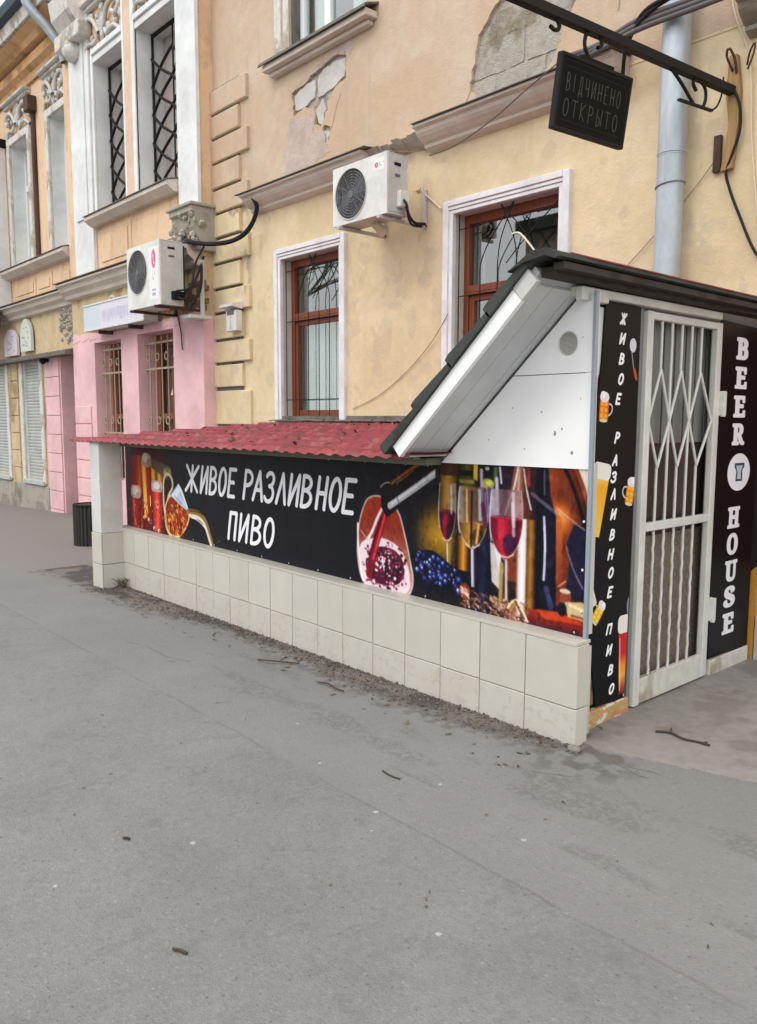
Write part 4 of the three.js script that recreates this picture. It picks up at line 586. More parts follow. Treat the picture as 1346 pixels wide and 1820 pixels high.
// ------------------------------------------------------------------ the long banner
// layers of the print: soft pictures first, crisp lettering over them
function wineGlass(c, cx, top, w, h, back, wine, fill, edge = 0.8) { // back: [l, m, r] colours seen through the bowl, wine: [dark, mid, light]
  const P = (k = 1, y0 = 0) => { c.beginPath(); c.moveTo(cx - w * 0.42 * k, top + y0); c.bezierCurveTo(cx - w * 0.56 * k, top + h * 0.45, cx - w * 0.5 * k, top + h * 0.82, cx, top + h); c.bezierCurveTo(cx + w * 0.5 * k, top + h * 0.82, cx + w * 0.56 * k, top + h * 0.45, cx + w * 0.42 * k, top + y0); };
  P(); c.save(); c.clip(); c.globalAlpha = 0.75; c.fillStyle = hgrad(c, cx - w / 2, cx + w / 2, [[0, back[0]], [0.45, back[1]], [1, back[2]]]); c.fillRect(cx - w, top, w * 2, h); c.globalAlpha = 1;
  c.fillStyle = hgrad(c, cx - w / 2, cx + w / 2, [[0, wine[0]], [0.22, wine[1]], [0.42, wine[2]], [0.62, wine[1]], [0.8, wine[0]], [1, wine[1]]]); c.fillRect(cx - w, top + h * fill, w * 2, h); ell(c, cx, top + h * fill, w * 0.47, h * 0.025, wine[1]); line(c, [[cx - w * 0.45, top + h * fill], [cx + w * 0.45, top + h * fill]], 'rgba(240,220,210,0.5)', 0.003, false);
  ell(c, cx + w * 0.16, top + h * 0.8, w * 0.25, h * 0.14, 'rgba(20,8,20,0.45)'); line(c, [[cx + w * 0.2, top + h * 0.05], [cx + w * 0.24, top + h * 0.5]], 'rgba(245,240,250,0.55)', w * 0.09, false); c.restore();
  P(); c.strokeStyle = `rgba(222,212,216,${edge})`; c.lineWidth = 0.0045; c.stroke(); line(c, [[cx - w * 0.44, top + 0.01], [cx - w * 0.52, top + h * 0.45], [cx - w * 0.42, top + h * 0.75]], `rgba(248,244,248,${edge})`, 0.008); line(c, [[cx - w * 0.2, top + h * 0.92], [cx, top + h], [cx + w * 0.24, top + h * 0.9]], 'rgba(250,238,228,0.8)', 0.008);
}
function bannerArt(c) {
  const r = rng(301); c.fillStyle = '#14151c'; c.fillRect(0, 0, 5.1, 0.81);
  for (let i = 0; i < 90; i++) { c.fillStyle = `rgba(${40 + 30 * r()},${40 + 30 * r()},${52 + 30 * r()},0.10)`; c.fillRect(r() * 5, r() * 0.8, 0.1 + r() * 0.5, 0.003 + 0.01 * r()); }
  // beer glasses on the left
  c.fillStyle = hgrad(c, 0, 1.02, [[0, '#2a0d14'], [0.3, '#5e1618'], [0.7, '#421714'], [1, 'rgba(20,21,28,0)']]); c.fillRect(0, 0.04, 1.02, 0.77);
  c.fillStyle = hgrad(c, 0.04, 0.36, [[0, '#32131d'], [0.35, '#6e1716'], [0.62, '#8e1d12'], [0.82, '#c4561f'], [1, '#5f130f']]); c.fillRect(0.04, 0.1, 0.32, 0.66);
  c.fillStyle = hgrad(c, 0.34, 0.56, [[0, '#c9762c'], [0.22, '#f2b765'], [0.34, '#e08b34'], [0.5, '#98230f'], [0.75, '#7d1c12'], [1, '#4a140f']]); poly(c, [[0.34, 0.15], [0.55, 0.15], [0.52, 0.66], [0.38, 0.66]], c.fillStyle);
  ell(c, 0.45, 0.14, 0.1, 0.065, '#a58c79'); ell(c, 0.42, 0.12, 0.055, 0.045, '#c9b8a6'); ell(c, 0.5, 0.16, 0.05, 0.035, '#8f7668'); line(c, [[0.385, 0.2], [0.41, 0.4], [0.435, 0.6]], '#f5ac52', 0.03); line(c, [[0.5, 0.46], [0.5, 0.54]], '#f0c65a', 0.02);
  c.fillStyle = hgrad(c, 0.52, 0.78, [[0, '#8a4512'], [0.18, '#e9b230'], [0.3, '#c27a1e'], [0.42, '#5f2c0d'], [0.62, '#eab83a'], [0.75, '#c9821e'], [0.88, '#7b3f12'], [1, '#3a2212']]); c.fillRect(0.53, 0.18, 0.25, 0.2);
  poly(c, [[0.53, 0.12], [0.7, 0.15], [0.9, 0.18], [0.92, 0.26], [0.8, 0.29], [0.55, 0.2]], '#5d4630'); ell(c, 0.84, 0.225, 0.07, 0.035, '#8f8064'); ell(c, 0.8, 0.24, 0.03, 0.018, '#b5a684');
  c.fillStyle = hgrad(c, 0.1, 0.34, [[0, '#4f1019'], [0.25, '#c32c1c'], [0.45, '#a02019'], [0.7, '#7d1717'], [1, '#3c0f17']]); poly(c, [[0.1, 0.46], [0.33, 0.46], [0.3, 0.77], [0.14, 0.76]], c.fillStyle); line(c, [[0.165, 0.52], [0.165, 0.65], [0.2, 0.74]], '#e8785a', 0.018);
  c.fillStyle = '#b7a094'; c.beginPath(); c.roundRect(0.11, 0.375, 0.2, 0.12, 0.045); c.fill(); ell(c, 0.2, 0.43, 0.06, 0.04, '#d9c8ba'); ell(c, 0.25, 0.46, 0.03, 0.02, '#a58c80');
  c.fillStyle = hgrad(c, 0.52, 0.75, [[0, '#6a1114'], [0.35, '#d63a2a'], [0.5, '#ee5a42'], [0.7, '#b52420'], [1, '#5b1014']]); poly(c, [[0.53, 0.39], [0.745, 0.39], [0.72, 0.77], [0.55, 0.75]], c.fillStyle); ell(c, 0.635, 0.52, 0.035, 0.045, '#f0745a');
  c.fillStyle = '#c2aea2'; c.beginPath(); c.roundRect(0.53, 0.31, 0.205, 0.1, 0.038); c.fill(); ell(c, 0.63, 0.355, 0.06, 0.032, '#e6dad0'); ell(c, 0.7, 0.385, 0.025, 0.018, '#a8968c');
  for (let i = 0; i < 130; i++) ell(c, 0.04 + r() * 0.8, 0.5 + r() * 0.29, 0.004 + 0.01 * r(), 0.004 + 0.007 * r(), ['rgba(233,182,166,.55)', 'rgba(168,56,43,.8)', 'rgba(58,14,20,.8)', 'rgba(110,24,24,.8)'][Math.floor(r() * 4)]);
  for (const [x, y] of [[0.375, 0.655], [0.46, 0.67], [0.56, 0.735], [0.65, 0.75]]) { ell(c, x, y, 0.022, 0.018, '#e6c2b8'); ell(c, x + 0.01, y + 0.008, 0.014, 0.012, '#a85a4e'); }
  // tilted jug and the stream from its lip
  blob(c, [[0.75, 0.3], [0.83, 0.23], [0.92, 0.27], [0.93, 0.36], [0.84, 0.42], [0.8, 0.55], [0.76, 0.6]], null, '#b8a074', 0.03); blob(c, [[0.75, 0.3], [0.83, 0.23], [0.92, 0.27], [0.93, 0.36], [0.84, 0.42], [0.8, 0.55], [0.76, 0.6]], null, '#efe6cc', 0.01);
  blob(c, [[0.88, 0.41], [0.98, 0.44], [1.1, 0.5], [1.22, 0.54], [1.16, 0.66], [1.02, 0.77], [0.88, 0.79], [0.77, 0.7], [0.77, 0.52]], '#8e2c12', '#e2bf7a', 0.02);
  for (let i = 0; i < 110; i++) { const a = r() * 6.3, q = Math.sqrt(r()), x = 0.97 + 0.17 * q * Math.cos(a), y = 0.615 + 0.14 * q * Math.sin(a); line(c, [[x, y], [x + 0.02 * r(), y + 0.04 * r() - 0.02], [x + 0.04 * (r() - 0.3), y + 0.04 * r()]], ['#e07a24', '#f0a63a', '#c2461a', '#4a140c', '#a8340f', '#f5c260'][Math.floor(r() * 6)], 0.005 + 0.012 * r()); }
  line(c, [[0.79, 0.56], [0.79, 0.7], [0.88, 0.775], [1.0, 0.76]], '#f3dca6', 0.009); poly(c, [[0.88, 0.42], [1.03, 0.31], [1.09, 0.36], [1.2, 0.54], [1.06, 0.5]], '#bcc8d6'); poly(c, [[0.9, 0.42], [1.03, 0.33], [1.06, 0.37], [0.97, 0.45]], '#dfe7ef'); line(c, [[1.04, 0.33], [1.1, 0.4], [1.19, 0.53]], '#f4f7fb', 0.016); line(c, [[0.95, 0.42], [1.07, 0.48]], '#8ea2ba', 0.012); line(c, [[1.02, 0.4], [1.12, 0.48]], '#cfd9e4', 0.012);
  line(c, [[1.18, 0.54], [1.3, 0.53], [1.42, 0.56], [1.5, 0.64], [1.57, 0.8]], '#8d6a38', 0.056); line(c, [[1.2, 0.565], [1.32, 0.56], [1.43, 0.595], [1.5, 0.69], [1.56, 0.8]], '#e8d9bd', 0.03); line(c, [[1.22, 0.525], [1.34, 0.515], [1.42, 0.54]], '#4f3213', 0.014); line(c, [[1.24, 0.58], [1.36, 0.58], [1.46, 0.65]], '#fbf6ea', 0.009); for (let i = 0; i < 14; i++) ell(c, 1.5 + 0.2 * r(), 0.68 + 0.12 * r(), 0.004, 0.004, '#a89878');
  // red wine splashing in a glass under a tilted bottle
  c.fillStyle = vgrad(c, 0.22, 0.8, [[0, '#a8341e'], [0.35, '#8a2a1a'], [1, '#c9a9a4']]); blob(c, [[3.4, 0.28], [3.5, 0.23], [3.6, 0.24], [3.72, 0.3], [3.77, 0.42], [3.82, 0.58], [3.86, 0.72], [3.8, 0.83], [3.5, 0.83], [3.38, 0.78], [3.33, 0.55]], c.fillStyle, 'rgba(226,210,196,.85)', 0.012);
  blob(c, [[3.35, 0.55], [3.45, 0.5], [3.6, 0.48], [3.74, 0.52], [3.82, 0.64], [3.83, 0.81], [3.5, 0.84], [3.38, 0.78]], '#ecd6dc'); blob(c, [[3.42, 0.62], [3.5, 0.55], [3.62, 0.53], [3.74, 0.56], [3.79, 0.66], [3.74, 0.75], [3.58, 0.78], [3.44, 0.74]], '#461028'); blob(c, [[3.58, 0.58], [3.72, 0.57], [3.77, 0.66], [3.7, 0.74], [3.6, 0.72]], '#2a1222');
  for (let i = 0; i < 260; i++) { const a = r() * 6.3, q = 0.04 + 0.15 * r(); ell(c, 3.6 + q * 1.15 * Math.cos(a), 0.66 + q * 0.85 * Math.sin(a), 0.003 + 0.01 * r(), 0.003 + 0.008 * r(), ['#8c1a44', '#5a1030', '#e5bcc8', '#a02448', '#2a0a18', '#6e1638', '#f6e4e8'][Math.floor(r() * 7)]); }
  for (let i = 0; i < 26; i++) ell(c, 3.58 + 0.04 * (r() - 0.5), 0.64 + 0.08 * (r() - 0.5), 0.006, 0.007, '#f3dfe6');
  line(c, [[3.6, 0.32], [3.57, 0.42], [3.53, 0.5], [3.48, 0.62], [3.46, 0.72]], '#7c1022', 0.06); line(c, [[3.61, 0.33], [3.56, 0.46], [3.5, 0.62]], '#d8333c', 0.02); line(c, [[3.57, 0.36], [3.53, 0.46], [3.47, 0.6]], '#3a0a16', 0.014); line(c, [[3.59, 0.29], [3.53, 0.37], [3.48, 0.48], [3.42, 0.53]], '#f0dde2', 0.022); line(c, [[3.35, 0.42], [3.345, 0.6], [3.4, 0.77]], '#f2eaea', 0.016); line(c, [[3.38, 0.46], [3.42, 0.5], [3.46, 0.51]], '#e0b49a', 0.006);
  poly(c, [[3.56, 0.17], [3.7, 0.09], [3.9, 0.0], [4.12, 0.0], [4.06, 0.06], [3.74, 0.28], [3.62, 0.36], [3.57, 0.3]], '#170d10'); line(c, [[3.66, 0.15], [3.8, 0.07], [3.92, 0.01]], '#8e5420', 0.02, false); line(c, [[3.7, 0.15], [3.84, 0.07]], '#c9883a', 0.005, false); line(c, [[3.645, 0.285], [3.85, 0.17], [4.05, 0.055]], '#bdbcc0', 0.042, false); line(c, [[3.66, 0.27], [3.85, 0.165], [4.03, 0.06]], '#e2e2e6', 0.016, false); line(c, [[3.7, 0.22], [3.73, 0.27]], '#57525a', 0.006, false); line(c, [[3.56, 0.18], [3.6, 0.14], [3.64, 0.15]], '#b9a4a0', 0.009);
  // still life
  { const g = c.createRadialGradient(4.06, 0.42, 0.02, 4.06, 0.42, 0.26); g.addColorStop(0, '#b8861f'); g.addColorStop(0.45, 'rgba(140,98,22,.75)'); g.addColorStop(1, 'rgba(30,22,16,0)'); c.fillStyle = g; c.fillRect(3.8, 0.1, 0.5, 0.65); }
  c.fillStyle = hgrad(c, 4.14, 5.1, [[0, 'rgba(36,26,20,0)'], [0.05, '#2a1c18'], [0.3, '#241826'], [0.6, '#241520'], [0.85, '#2c1414'], [1, '#1d1826']]); c.fillRect(4.14, 0, 0.96, 0.81); c.fillStyle = hgrad(c, 4.02, 4.2, [[0, '#1c1414'], [0.5, '#4a2c16'], [1, '#2a1a12']]); c.fillRect(4.02, 0, 0.17, 0.1);
  c.fillStyle = hgrad(c, 4.05, 4.19, [[0, '#3c280f'], [0.35, '#b27c30'], [0.6, '#a06c26'], [1, '#3c280f']]); c.fillRect(4.06, 0.08, 0.12, 0.2);
  c.fillStyle = hgrad(c, 4.19, 4.32, [[0, '#1c180c'], [0.5, '#5a5018'], [1, '#1c180c']]); c.fillRect(4.19, 0, 0.13, 0.15); c.fillStyle = '#15130c'; c.fillRect(4.19, 0.045, 0.13, 0.03); c.fillStyle = '#7d7430'; c.fillRect(4.2, 0.095, 0.11, 0.02); poly(c, [[4.3, 0.0], [4.35, 0.0], [4.335, 0.1], [4.3, 0.09]], '#cfae2e');
  c.fillStyle = '#15141c'; c.fillRect(4.33, 0, 0.17, 0.8); ell(c, 4.4, 0.11, 0.045, 0.028, '#a6a038'); ell(c, 4.41, 0.105, 0.022, 0.014, '#d0cc66'); ell(c, 4.395, 0.03, 0.015, 0.01, '#9fb090'); c.fillStyle = '#4f6638'; c.fillRect(4.44, 0.02, 0.025, 0.08);
  c.fillStyle = hgrad(c, 4.19, 4.28, [[0, '#1a0e06'], [0.3, '#8a5214'], [0.55, '#e8962e'], [0.75, '#8a5214'], [1, '#1a0e06']]); c.fillRect(4.19, 0.4, 0.09, 0.2); c.fillStyle = '#14101a'; c.fillRect(4.18, 0.59, 0.12, 0.15);
  c.fillStyle = hgrad(c, 4.33, 4.43, [[0, '#0f1024'], [0.5, '#191b38'], [1, '#0e0e1c']]); c.fillRect(4.335, 0.4, 0.09, 0.4); poly(c, [[4.425, 0.41], [4.5, 0.44], [4.5, 0.66], [4.44, 0.62]], '#c6c0bc'); poly(c, [[4.45, 0.42], [4.5, 0.44], [4.5, 0.6]], '#e2deda');
  for (const [x, y0, y1, s, w2] of [[4.355, 0.04, 0.3, '#a59bb8', 0.02], [4.385, 0.16, 0.28, '#c9c2d8', 0.012], [4.41, 0.14, 0.3, '#5b3f6e', 0.03], [4.46, 0.08, 0.26, '#b9b4cc', 0.022], [4.48, 0.02, 0.1, '#d8d4e0', 0.012], [4.44, 0.18, 0.28, '#80708e', 0.02]]) line(c, [[x, y0], [x + 0.012, y1]], s, w2, false);
  // bottles right of the glasses, barrel head, dark bottle
  c.fillStyle = hgrad(c, 4.5, 4.72, [[0, '#3a1e1a'], [0.3, '#7a4434'], [0.5, '#a87058'], [0.62, '#5a2c20'], [1, '#2e1712']]); poly(c, [[4.575, 0.0], [4.63, 0.0], [4.655, 0.12], [4.7, 0.24], [4.7, 0.8], [4.5, 0.8], [4.51, 0.24], [4.56, 0.1]], c.fillStyle);
  c.fillStyle = hgrad(c, 4.61, 4.72, [[0, '#cfc6c4'], [0.2, '#f4f0f0'], [0.42, '#e2dada'], [0.5, '#5f3716'], [0.7, '#a8702c'], [0.85, '#7a4a1c'], [1, '#20120c']]); c.fillRect(4.61, 0.27, 0.11, 0.5); c.fillStyle = '#7a3620'; c.fillRect(4.545, 0.42, 0.055, 0.2); c.fillStyle = '#2a1a18'; c.fillRect(4.54, 0.6, 0.06, 0.12);
  line(c, [[4.6, 0.0], [4.585, 0.1], [4.54, 0.2], [4.52, 0.26]], '#e5d6d6', 0.012); line(c, [[4.635, 0.02], [4.65, 0.12], [4.685, 0.22]], '#e4d8d8', 0.009); line(c, [[4.605, 0.03], [4.598, 0.25]], '#c89c8a', 0.012, false); line(c, [[4.66, 0.02], [4.665, 0.1]], '#7d2c22', 0.025, false);
  c.fillStyle = hgrad(c, 4.8, 5.03, [[0, '#8e3a1a'], [0.3, '#6e2c1a'], [0.7, '#5a2418'], [1, '#3a1812']]); blob(c, [[4.76, -0.06], [4.9, -0.04], [4.98, 0.12], [5.03, 0.3], [5.02, 0.5], [4.94, 0.68], [4.8, 0.68]], c.fillStyle);
  { const g = c.createRadialGradient(4.85, 0.24, 0.01, 4.85, 0.26, 0.13); g.addColorStop(0, '#f0a050'); g.addColorStop(0.4, 'rgba(208,104,36,.8)'); g.addColorStop(1, 'rgba(120,46,24,0)'); c.fillStyle = g; c.fillRect(4.72, 0.08, 0.3, 0.4); } c.fillStyle = vgrad(c, 0.2, 0.6, [[0, 'rgba(214,110,40,.9)'], [1, 'rgba(140,52,32,.6)']]); poly(c, [[4.825, 0.22], [4.87, 0.24], [4.885, 0.55], [4.845, 0.58]], c.fillStyle);
  poly(c, [[4.94, 0.27], [5.04, 0.26], [5.04, 0.64], [4.9, 0.62], [4.92, 0.46], [4.9, 0.36]], '#1b1830'); line(c, [[4.86, -0.02], [4.95, 0.1], [5.0, 0.28]], '#190b0b', 0.02); poly(c, [[4.945, 0], [5.1, 0], [5.1, 0.24], [5.03, 0.18]], '#e0d3c8'); line(c, [[4.93, -0.01], [5.0, 0.1], [5.04, 0.26]], '#8a3a20', 0.024);
  line(c, [[4.9, 0.38], [4.93, 0.48], [5.0, 0.57]], 'rgba(190,165,180,.5)', 0.009); line(c, [[4.84, 0.2], [4.93, 0.255], [5.0, 0.29]], 'rgba(225,205,195,.5)', 0.008); line(c, [[4.86, 0.58], [4.9, 0.55]], '#c98a5a', 0.01);
  c.fillStyle = hgrad(c, 4.7, 4.86, [[0, '#12121f'], [0.3, '#0c0c16'], [0.6, '#15162a'], [1, '#0a0a14']]); poly(c, [[4.72, 0.0], [4.785, 0.0], [4.8, 0.14], [4.835, 0.24], [4.85, 0.74], [4.725, 0.74], [4.72, 0.25], [4.71, 0.12]], c.fillStyle); line(c, [[4.765, 0.25], [4.782, 0.42], [4.772, 0.56]], '#cfcde0', 0.014); line(c, [[4.765, 0.3], [4.78, 0.42]], '#f4f2fa', 0.006); line(c, [[4.69, 0.14], [4.76, 0.18], [4.835, 0.225]], 'rgba(160,155,170,.45)', 0.018); line(c, [[4.79, 0.6], [4.82, 0.69]], '#34325c', 0.03); line(c, [[4.76, 0.02], [4.765, 0.14]], '#5a5a6e', 0.008, false);
  c.fillStyle = vgrad(c, 0.7, 0.81, [[0, '#a8331a'], [0.5, '#7e1d12'], [1, '#3a1c2c']]); poly(c, [[4.68, 0.72], [5.1, 0.71], [5.1, 0.81], [4.66, 0.81]], c.fillStyle); poly(c, [[4.73, 0.715], [4.88, 0.705], [5.02, 0.745], [4.78, 0.755]], '#bf3c1c');
  blob(c, [[4.87, 0.6], [4.93, 0.59], [4.94, 0.64], [4.92, 0.69], [4.87, 0.68]], '#8a4028'); ell(c, 4.9, 0.598, 0.032, 0.012, '#e0c8b0'); poly(c, [[4.9, 0.65], [5.0, 0.635], [5.06, 0.67], [5.05, 0.73], [4.92, 0.72]], '#cfb27e'); line(c, [[4.93, 0.66], [5.03, 0.68]], '#eedcae', 0.014); line(c, [[4.94, 0.71], [5.04, 0.715]], '#8a4a34', 0.012); blob(c, [[4.87, 0.65], [4.91, 0.66], [4.915, 0.71], [4.88, 0.73], [4.855, 0.7]], '#15121e');
  wineGlass(c, 4.113, 0.12, 0.135, 0.335, ['#3c2a12', '#b58236', '#8a90a0'], ['#1c0a18', '#4a0e1e', '#a81c34'], 0.47, 0.5); line(c, [[4.117, 0.455], [4.125, 0.6]], '#d9cfa8', 0.012, false); line(c, [[4.135, 0.46], [4.14, 0.58]], '#8a7a40', 0.012, false);
  wineGlass(c, 4.3, 0.13, 0.22, 0.34, ['#c9b8a8', '#7a5a34', '#5a4668'], ['#4a2c0e', '#8a5a22', '#b8843c'], 0.57, 0.75); line(c, [[4.255, 0.15], [4.262, 0.32]], '#e8a963', 0.014, false); line(c, [[4.293, 0.16], [4.293, 0.45]], '#2a1a0e', 0.014, false); line(c, [[4.345, 0.33], [4.33, 0.43]], '#d9a557', 0.016, false); line(c, [[4.37, 0.22], [4.39, 0.33]], '#5a2440', 0.03, false); line(c, [[4.303, 0.47], [4.31, 0.69]], '#9d98b4', 0.022, false); line(c, [[4.3, 0.47], [4.306, 0.68]], '#e6e2f0', 0.008, false);
  wineGlass(c, 4.527, 0.13, 0.225, 0.365, ['#d8ccd4', '#6a4a54', '#b8948c'], ['#4c0e20', '#86122c', '#c41e36'], 0.4, 0.75); poly(c, [[4.475, 0.285], [4.525, 0.285], [4.515, 0.39], [4.48, 0.39]], '#c8203a'); blob(c, [[4.5, 0.38], [4.57, 0.345], [4.6, 0.41], [4.53, 0.46]], 'rgba(58,26,62,.85)'); line(c, [[4.568, 0.2], [4.58, 0.36]], 'rgba(235,226,240,.6)', 0.02, false); line(c, [[4.535, 0.5], [4.54, 0.7]], '#cdbfc2', 0.016, false); line(c, [[4.505, 0.52], [4.5, 0.72]], '#a8884a', 0.024, false);
  // grapes and nut shells along the bottom
  c.fillStyle = '#17151b'; c.fillRect(3.87, 0.67, 0.46, 0.14); blob(c, [[3.87, 0.54], [3.98, 0.5], [4.1, 0.54], [4.24, 0.64], [4.22, 0.72], [4.0, 0.76], [3.87, 0.74]], '#0e1020');
  for (let i = 0; i < 95; i++) { const t = r(), x = 3.87 + t * 0.35, y = 0.52 + 0.1 * t * t + r() * (0.2 - 0.1 * t), q = 0.019 + 0.006 * r(), col = [[28, 34, 88], [38, 48, 118], [18, 22, 56], [54, 66, 142], [24, 30, 72]][Math.floor(r() * 5)]; const g = c.createRadialGradient(x - q * 0.3, y - q * 0.35, q * 0.1, x, y, q * 1.05); g.addColorStop(0, `rgb(${col.map((k) => k * 1.9 + 30)})`); g.addColorStop(0.45, `rgb(${col})`); g.addColorStop(1, '#07070f'); ell(c, x, y, q * 1.05, q, g); if (r() > 0.35) ell(c, x - q * 0.3, y - q * 0.35, q * 0.28, q * 0.32, ['#9fb0e0', '#dfe6fa', '#7c8cd0'][Math.floor(r() * 3)]); }
  for (let i = 0; i < 170; i++) { const x = 4.22 + r() * 0.46, y = 0.69 + r() * 0.1 + 0.03 * (x - 4.3); line(c, [[x, y], [x + 0.02 * (r() - 0.3), y - 0.025 * r()], [x + 0.035 * r(), y + 0.008]], ['#6a3626', '#b07c64', '#3a1a14', '#e0c0a8', '#8a5440', '#c8a080'][Math.floor(r() * 6)], 0.003 + 0.008 * r()); }
  ell(c, 4.25, 0.7, 0.04, 0.045, '#7a3624'); for (let i = 0; i < 14; i++) line(c, [[4.22 + 0.06 * r(), 0.67 + 0.06 * r()], [4.23 + 0.06 * r(), 0.68 + 0.06 * r()]], ['#efc9b0', '#b8745a', '#5a2416'][Math.floor(r() * 3)], 0.008, false);
  line(c, [[4.55, 0.74], [4.6, 0.67], [4.64, 0.73], [4.68, 0.79]], '#e8dcc4', 0.012); line(c, [[4.57, 0.75], [4.6, 0.7]], '#a87f3a', 0.016, false); line(c, [[4.6, 0.7], [4.65, 0.77]], '#6a4a22', 0.012, false);
}
const bannerTex = canvasTex(2048, 328, (c, w, h) => {
  const a = document.createElement('canvas'); a.width = w; a.height = h; const ac = a.getContext('2d'); ac.scale(407, 407); bannerArt(ac);
  c.drawImage(a, 0, 0); c.globalAlpha = 0.7; c.filter = 'blur(1.6px)'; c.drawImage(a, 0, 0); c.filter = 'none'; c.globalAlpha = 1; c.scale(407, 407);
  { const q = rng(77); c.globalCompositeOperation = 'soft-light'; for (let i = 0; i < 1700; i++) { const left = i % 3 === 0, x = left ? q() * 1.25 : 3.35 + q() * 1.7, y = q() * 0.81, e = 0.004 + 0.016 * q(); ell(c, x, y, e * (0.4 + q()), e * (0.6 + 1.4 * q()), q() < 0.5 ? 'rgba(0,0,0,0.2)' : 'rgba(255,240,220,0.15)', (q() - 0.5) * 0.8); } c.globalCompositeOperation = 'source-over'; }
  const L = (ch, x, w2, y = 0.155, h2 = 0.205) => brush(c, ch, x, y, w2, h2, 0.031, 0.2);
  L('Ж', 1.15, 0.19); L('И', 1.4, 0.1); L('В', 1.535, 0.11); L('О', 1.67, 0.1); L('Е', 1.81, 0.11);
  L('Р', 2.03, 0.13); L('А', 2.16, 0.13); L('З', 2.32, 0.11); L('Л', 2.46, 0.12); L('И', 2.61, 0.11); L('В', 2.755, 0.12); L('Н', 2.92, 0.1); L('О', 3.055, 0.11); L('Е', 3.2, 0.12);
  const P = (ch, x, w2) => brush(c, ch, x, 0.485, w2, 0.2, 0.031, 0.2); P('П', 1.81, 0.1); P('И', 1.96, 0.12); P('В', 2.13, 0.13); P('О', 2.29, 0.12);
});
{
  const b = thing('beer_banner', 'long black banner lettered ЖИВОЕ РАЗЛИВНОЕ ПИВО with beer and wine pictures above the tiled wall', 'banner');
  const W = 5.03, x0 = -7.15, x1 = -2.14, nx = 160, nz = 20, g = new THREE.PlaneGeometry(1, 1, nx, nz), p = g.attributes.position, uv = g.attributes.uv;
  for (let i = 0; i < p.count; i++) { const a = p.getX(i) + 0.5, t = p.getY(i) + 0.5, x = mix(x0, x1, a), yb = wallTop(x) + 0.01, y = mix(yb, 1.3, t); const wr = 0.012 * (fbm(x * 1.7, y * 2.5, 3, 131) - 0.5) + 0.005 * (fbm(x * 9, y * 3, 2, 132) - 0.5); p.setXYZ(i, x, y, 2.086 + wr * Math.min(1, 6 * Math.min(a, 1 - a, t, 1 - t))); uv.setXY(i, (x + 7.16) / W, 1 - (1.3 - y) / 0.806); }
  g.computeVertexNormals(); mesh('print', g, new THREE.MeshPhysicalMaterial({ map: bannerTex, roughness: 0.45, specularIntensity: 0.3, side: THREE.DoubleSide }), b);
  for (let i = 0; i < 15; i++) { const x = mix(-6.9, -2.2, i / 14); mesh('screw', new THREE.SphereGeometry(0.006, 8, 6).scale(1, 1, 0.5).translate(x, wallTop(x) + 0.026, 2.0905), M.zinc, b); }
  for (const y of [0.62, 0.82, 1.05]) mesh('screw', new THREE.SphereGeometry(0.007, 8, 6).scale(1, 1, 0.5).translate(-2.165, y, 2.0905), M.plastic, b); for (let i = 0; i < 6; i++) mesh('screw', new THREE.SphereGeometry(0.006, 8, 6).scale(1, 1, 0.5).translate(mix(-4.1, -3.2, i / 5), 1.268, 2.0905), M.zinc, b);
}

// ------------------------------------------------------------------ upright signs on the gate side
function uprightSign(name, label, pts, x, z0, w, y0, h, tex, backMat = M.black) { // pts in z,y ; the print starts at z0 and runs towards the house
  const s = thing(name, label, 'sign'); mesh('panel', slabX(pts, x - 0.008, x - 0.001), backMat, s);
  const g = new THREE.ShapeGeometry(shapeOf(pts.map(([z, y]) => [-z, y]))); g.rotateY(PI / 2); g.translate(x, 0, 0); const p = g.attributes.position, uv = g.attributes.uv; for (let i = 0; i < p.count; i++) uv.setXY(i, (z0 - p.getZ(i)) / w, (p.getY(i) - y0) / h); mesh('print', g, new THREE.MeshPhysicalMaterial({ map: tex, roughness: 0.35, specularIntensity: 0.3 }), s); return s;
}
const mug = (c, x, y, s, rot, body, flip = 1) => { c.save(); c.translate(x, y); c.rotate(rot); c.scale(s * flip, s); line(c, [[0.42, -0.25], [0.8, -0.3], [0.85, 0.25], [0.45, 0.4]], '#cfc6c0', 0.1); c.fillStyle = hgrad(c, -0.45, 0.45, [[0, body[0]], [0.35, body[1]], [1, body[0]]]); c.beginPath(); c.roundRect(-0.45, -0.5, 0.9, 1.2, 0.15); c.fill(); for (let i = 0; i < 6; i++) ell(c, -0.22 + (i % 2) * 0.42, -0.25 + Math.floor(i / 2) * 0.34, 0.14, 0.13, body[2]); ell(c, 0, -0.62, 0.46, 0.3, '#e3dade'); ell(c, -0.15, -0.75, 0.25, 0.2, '#f1ecee'); ell(c, 0, 0.7, 0.4, 0.1, '#d8c9a8'); c.restore(); };
const pint = (c, x, y, w, h, rot, cols) => { c.save(); c.translate(x, y); c.rotate(rot); c.fillStyle = vgrad(c, -h / 2, h / 2, cols); poly(c, [[-w / 2, -h / 2], [w / 2, -h / 2], [w * 0.3, h / 2], [-w * 0.3, h / 2]], c.fillStyle); line(c, [[-w * 0.36, -h * 0.25], [-w * 0.24, h * 0.44]], 'rgba(255,255,255,0.5)', w * 0.08, false); c.beginPath(); c.roundRect(-w / 2 - 0.006, -h / 2 - 0.02, w + 0.012, h * 0.24, 0.03); c.fillStyle = '#e6e1d8'; c.fill(); c.restore(); };
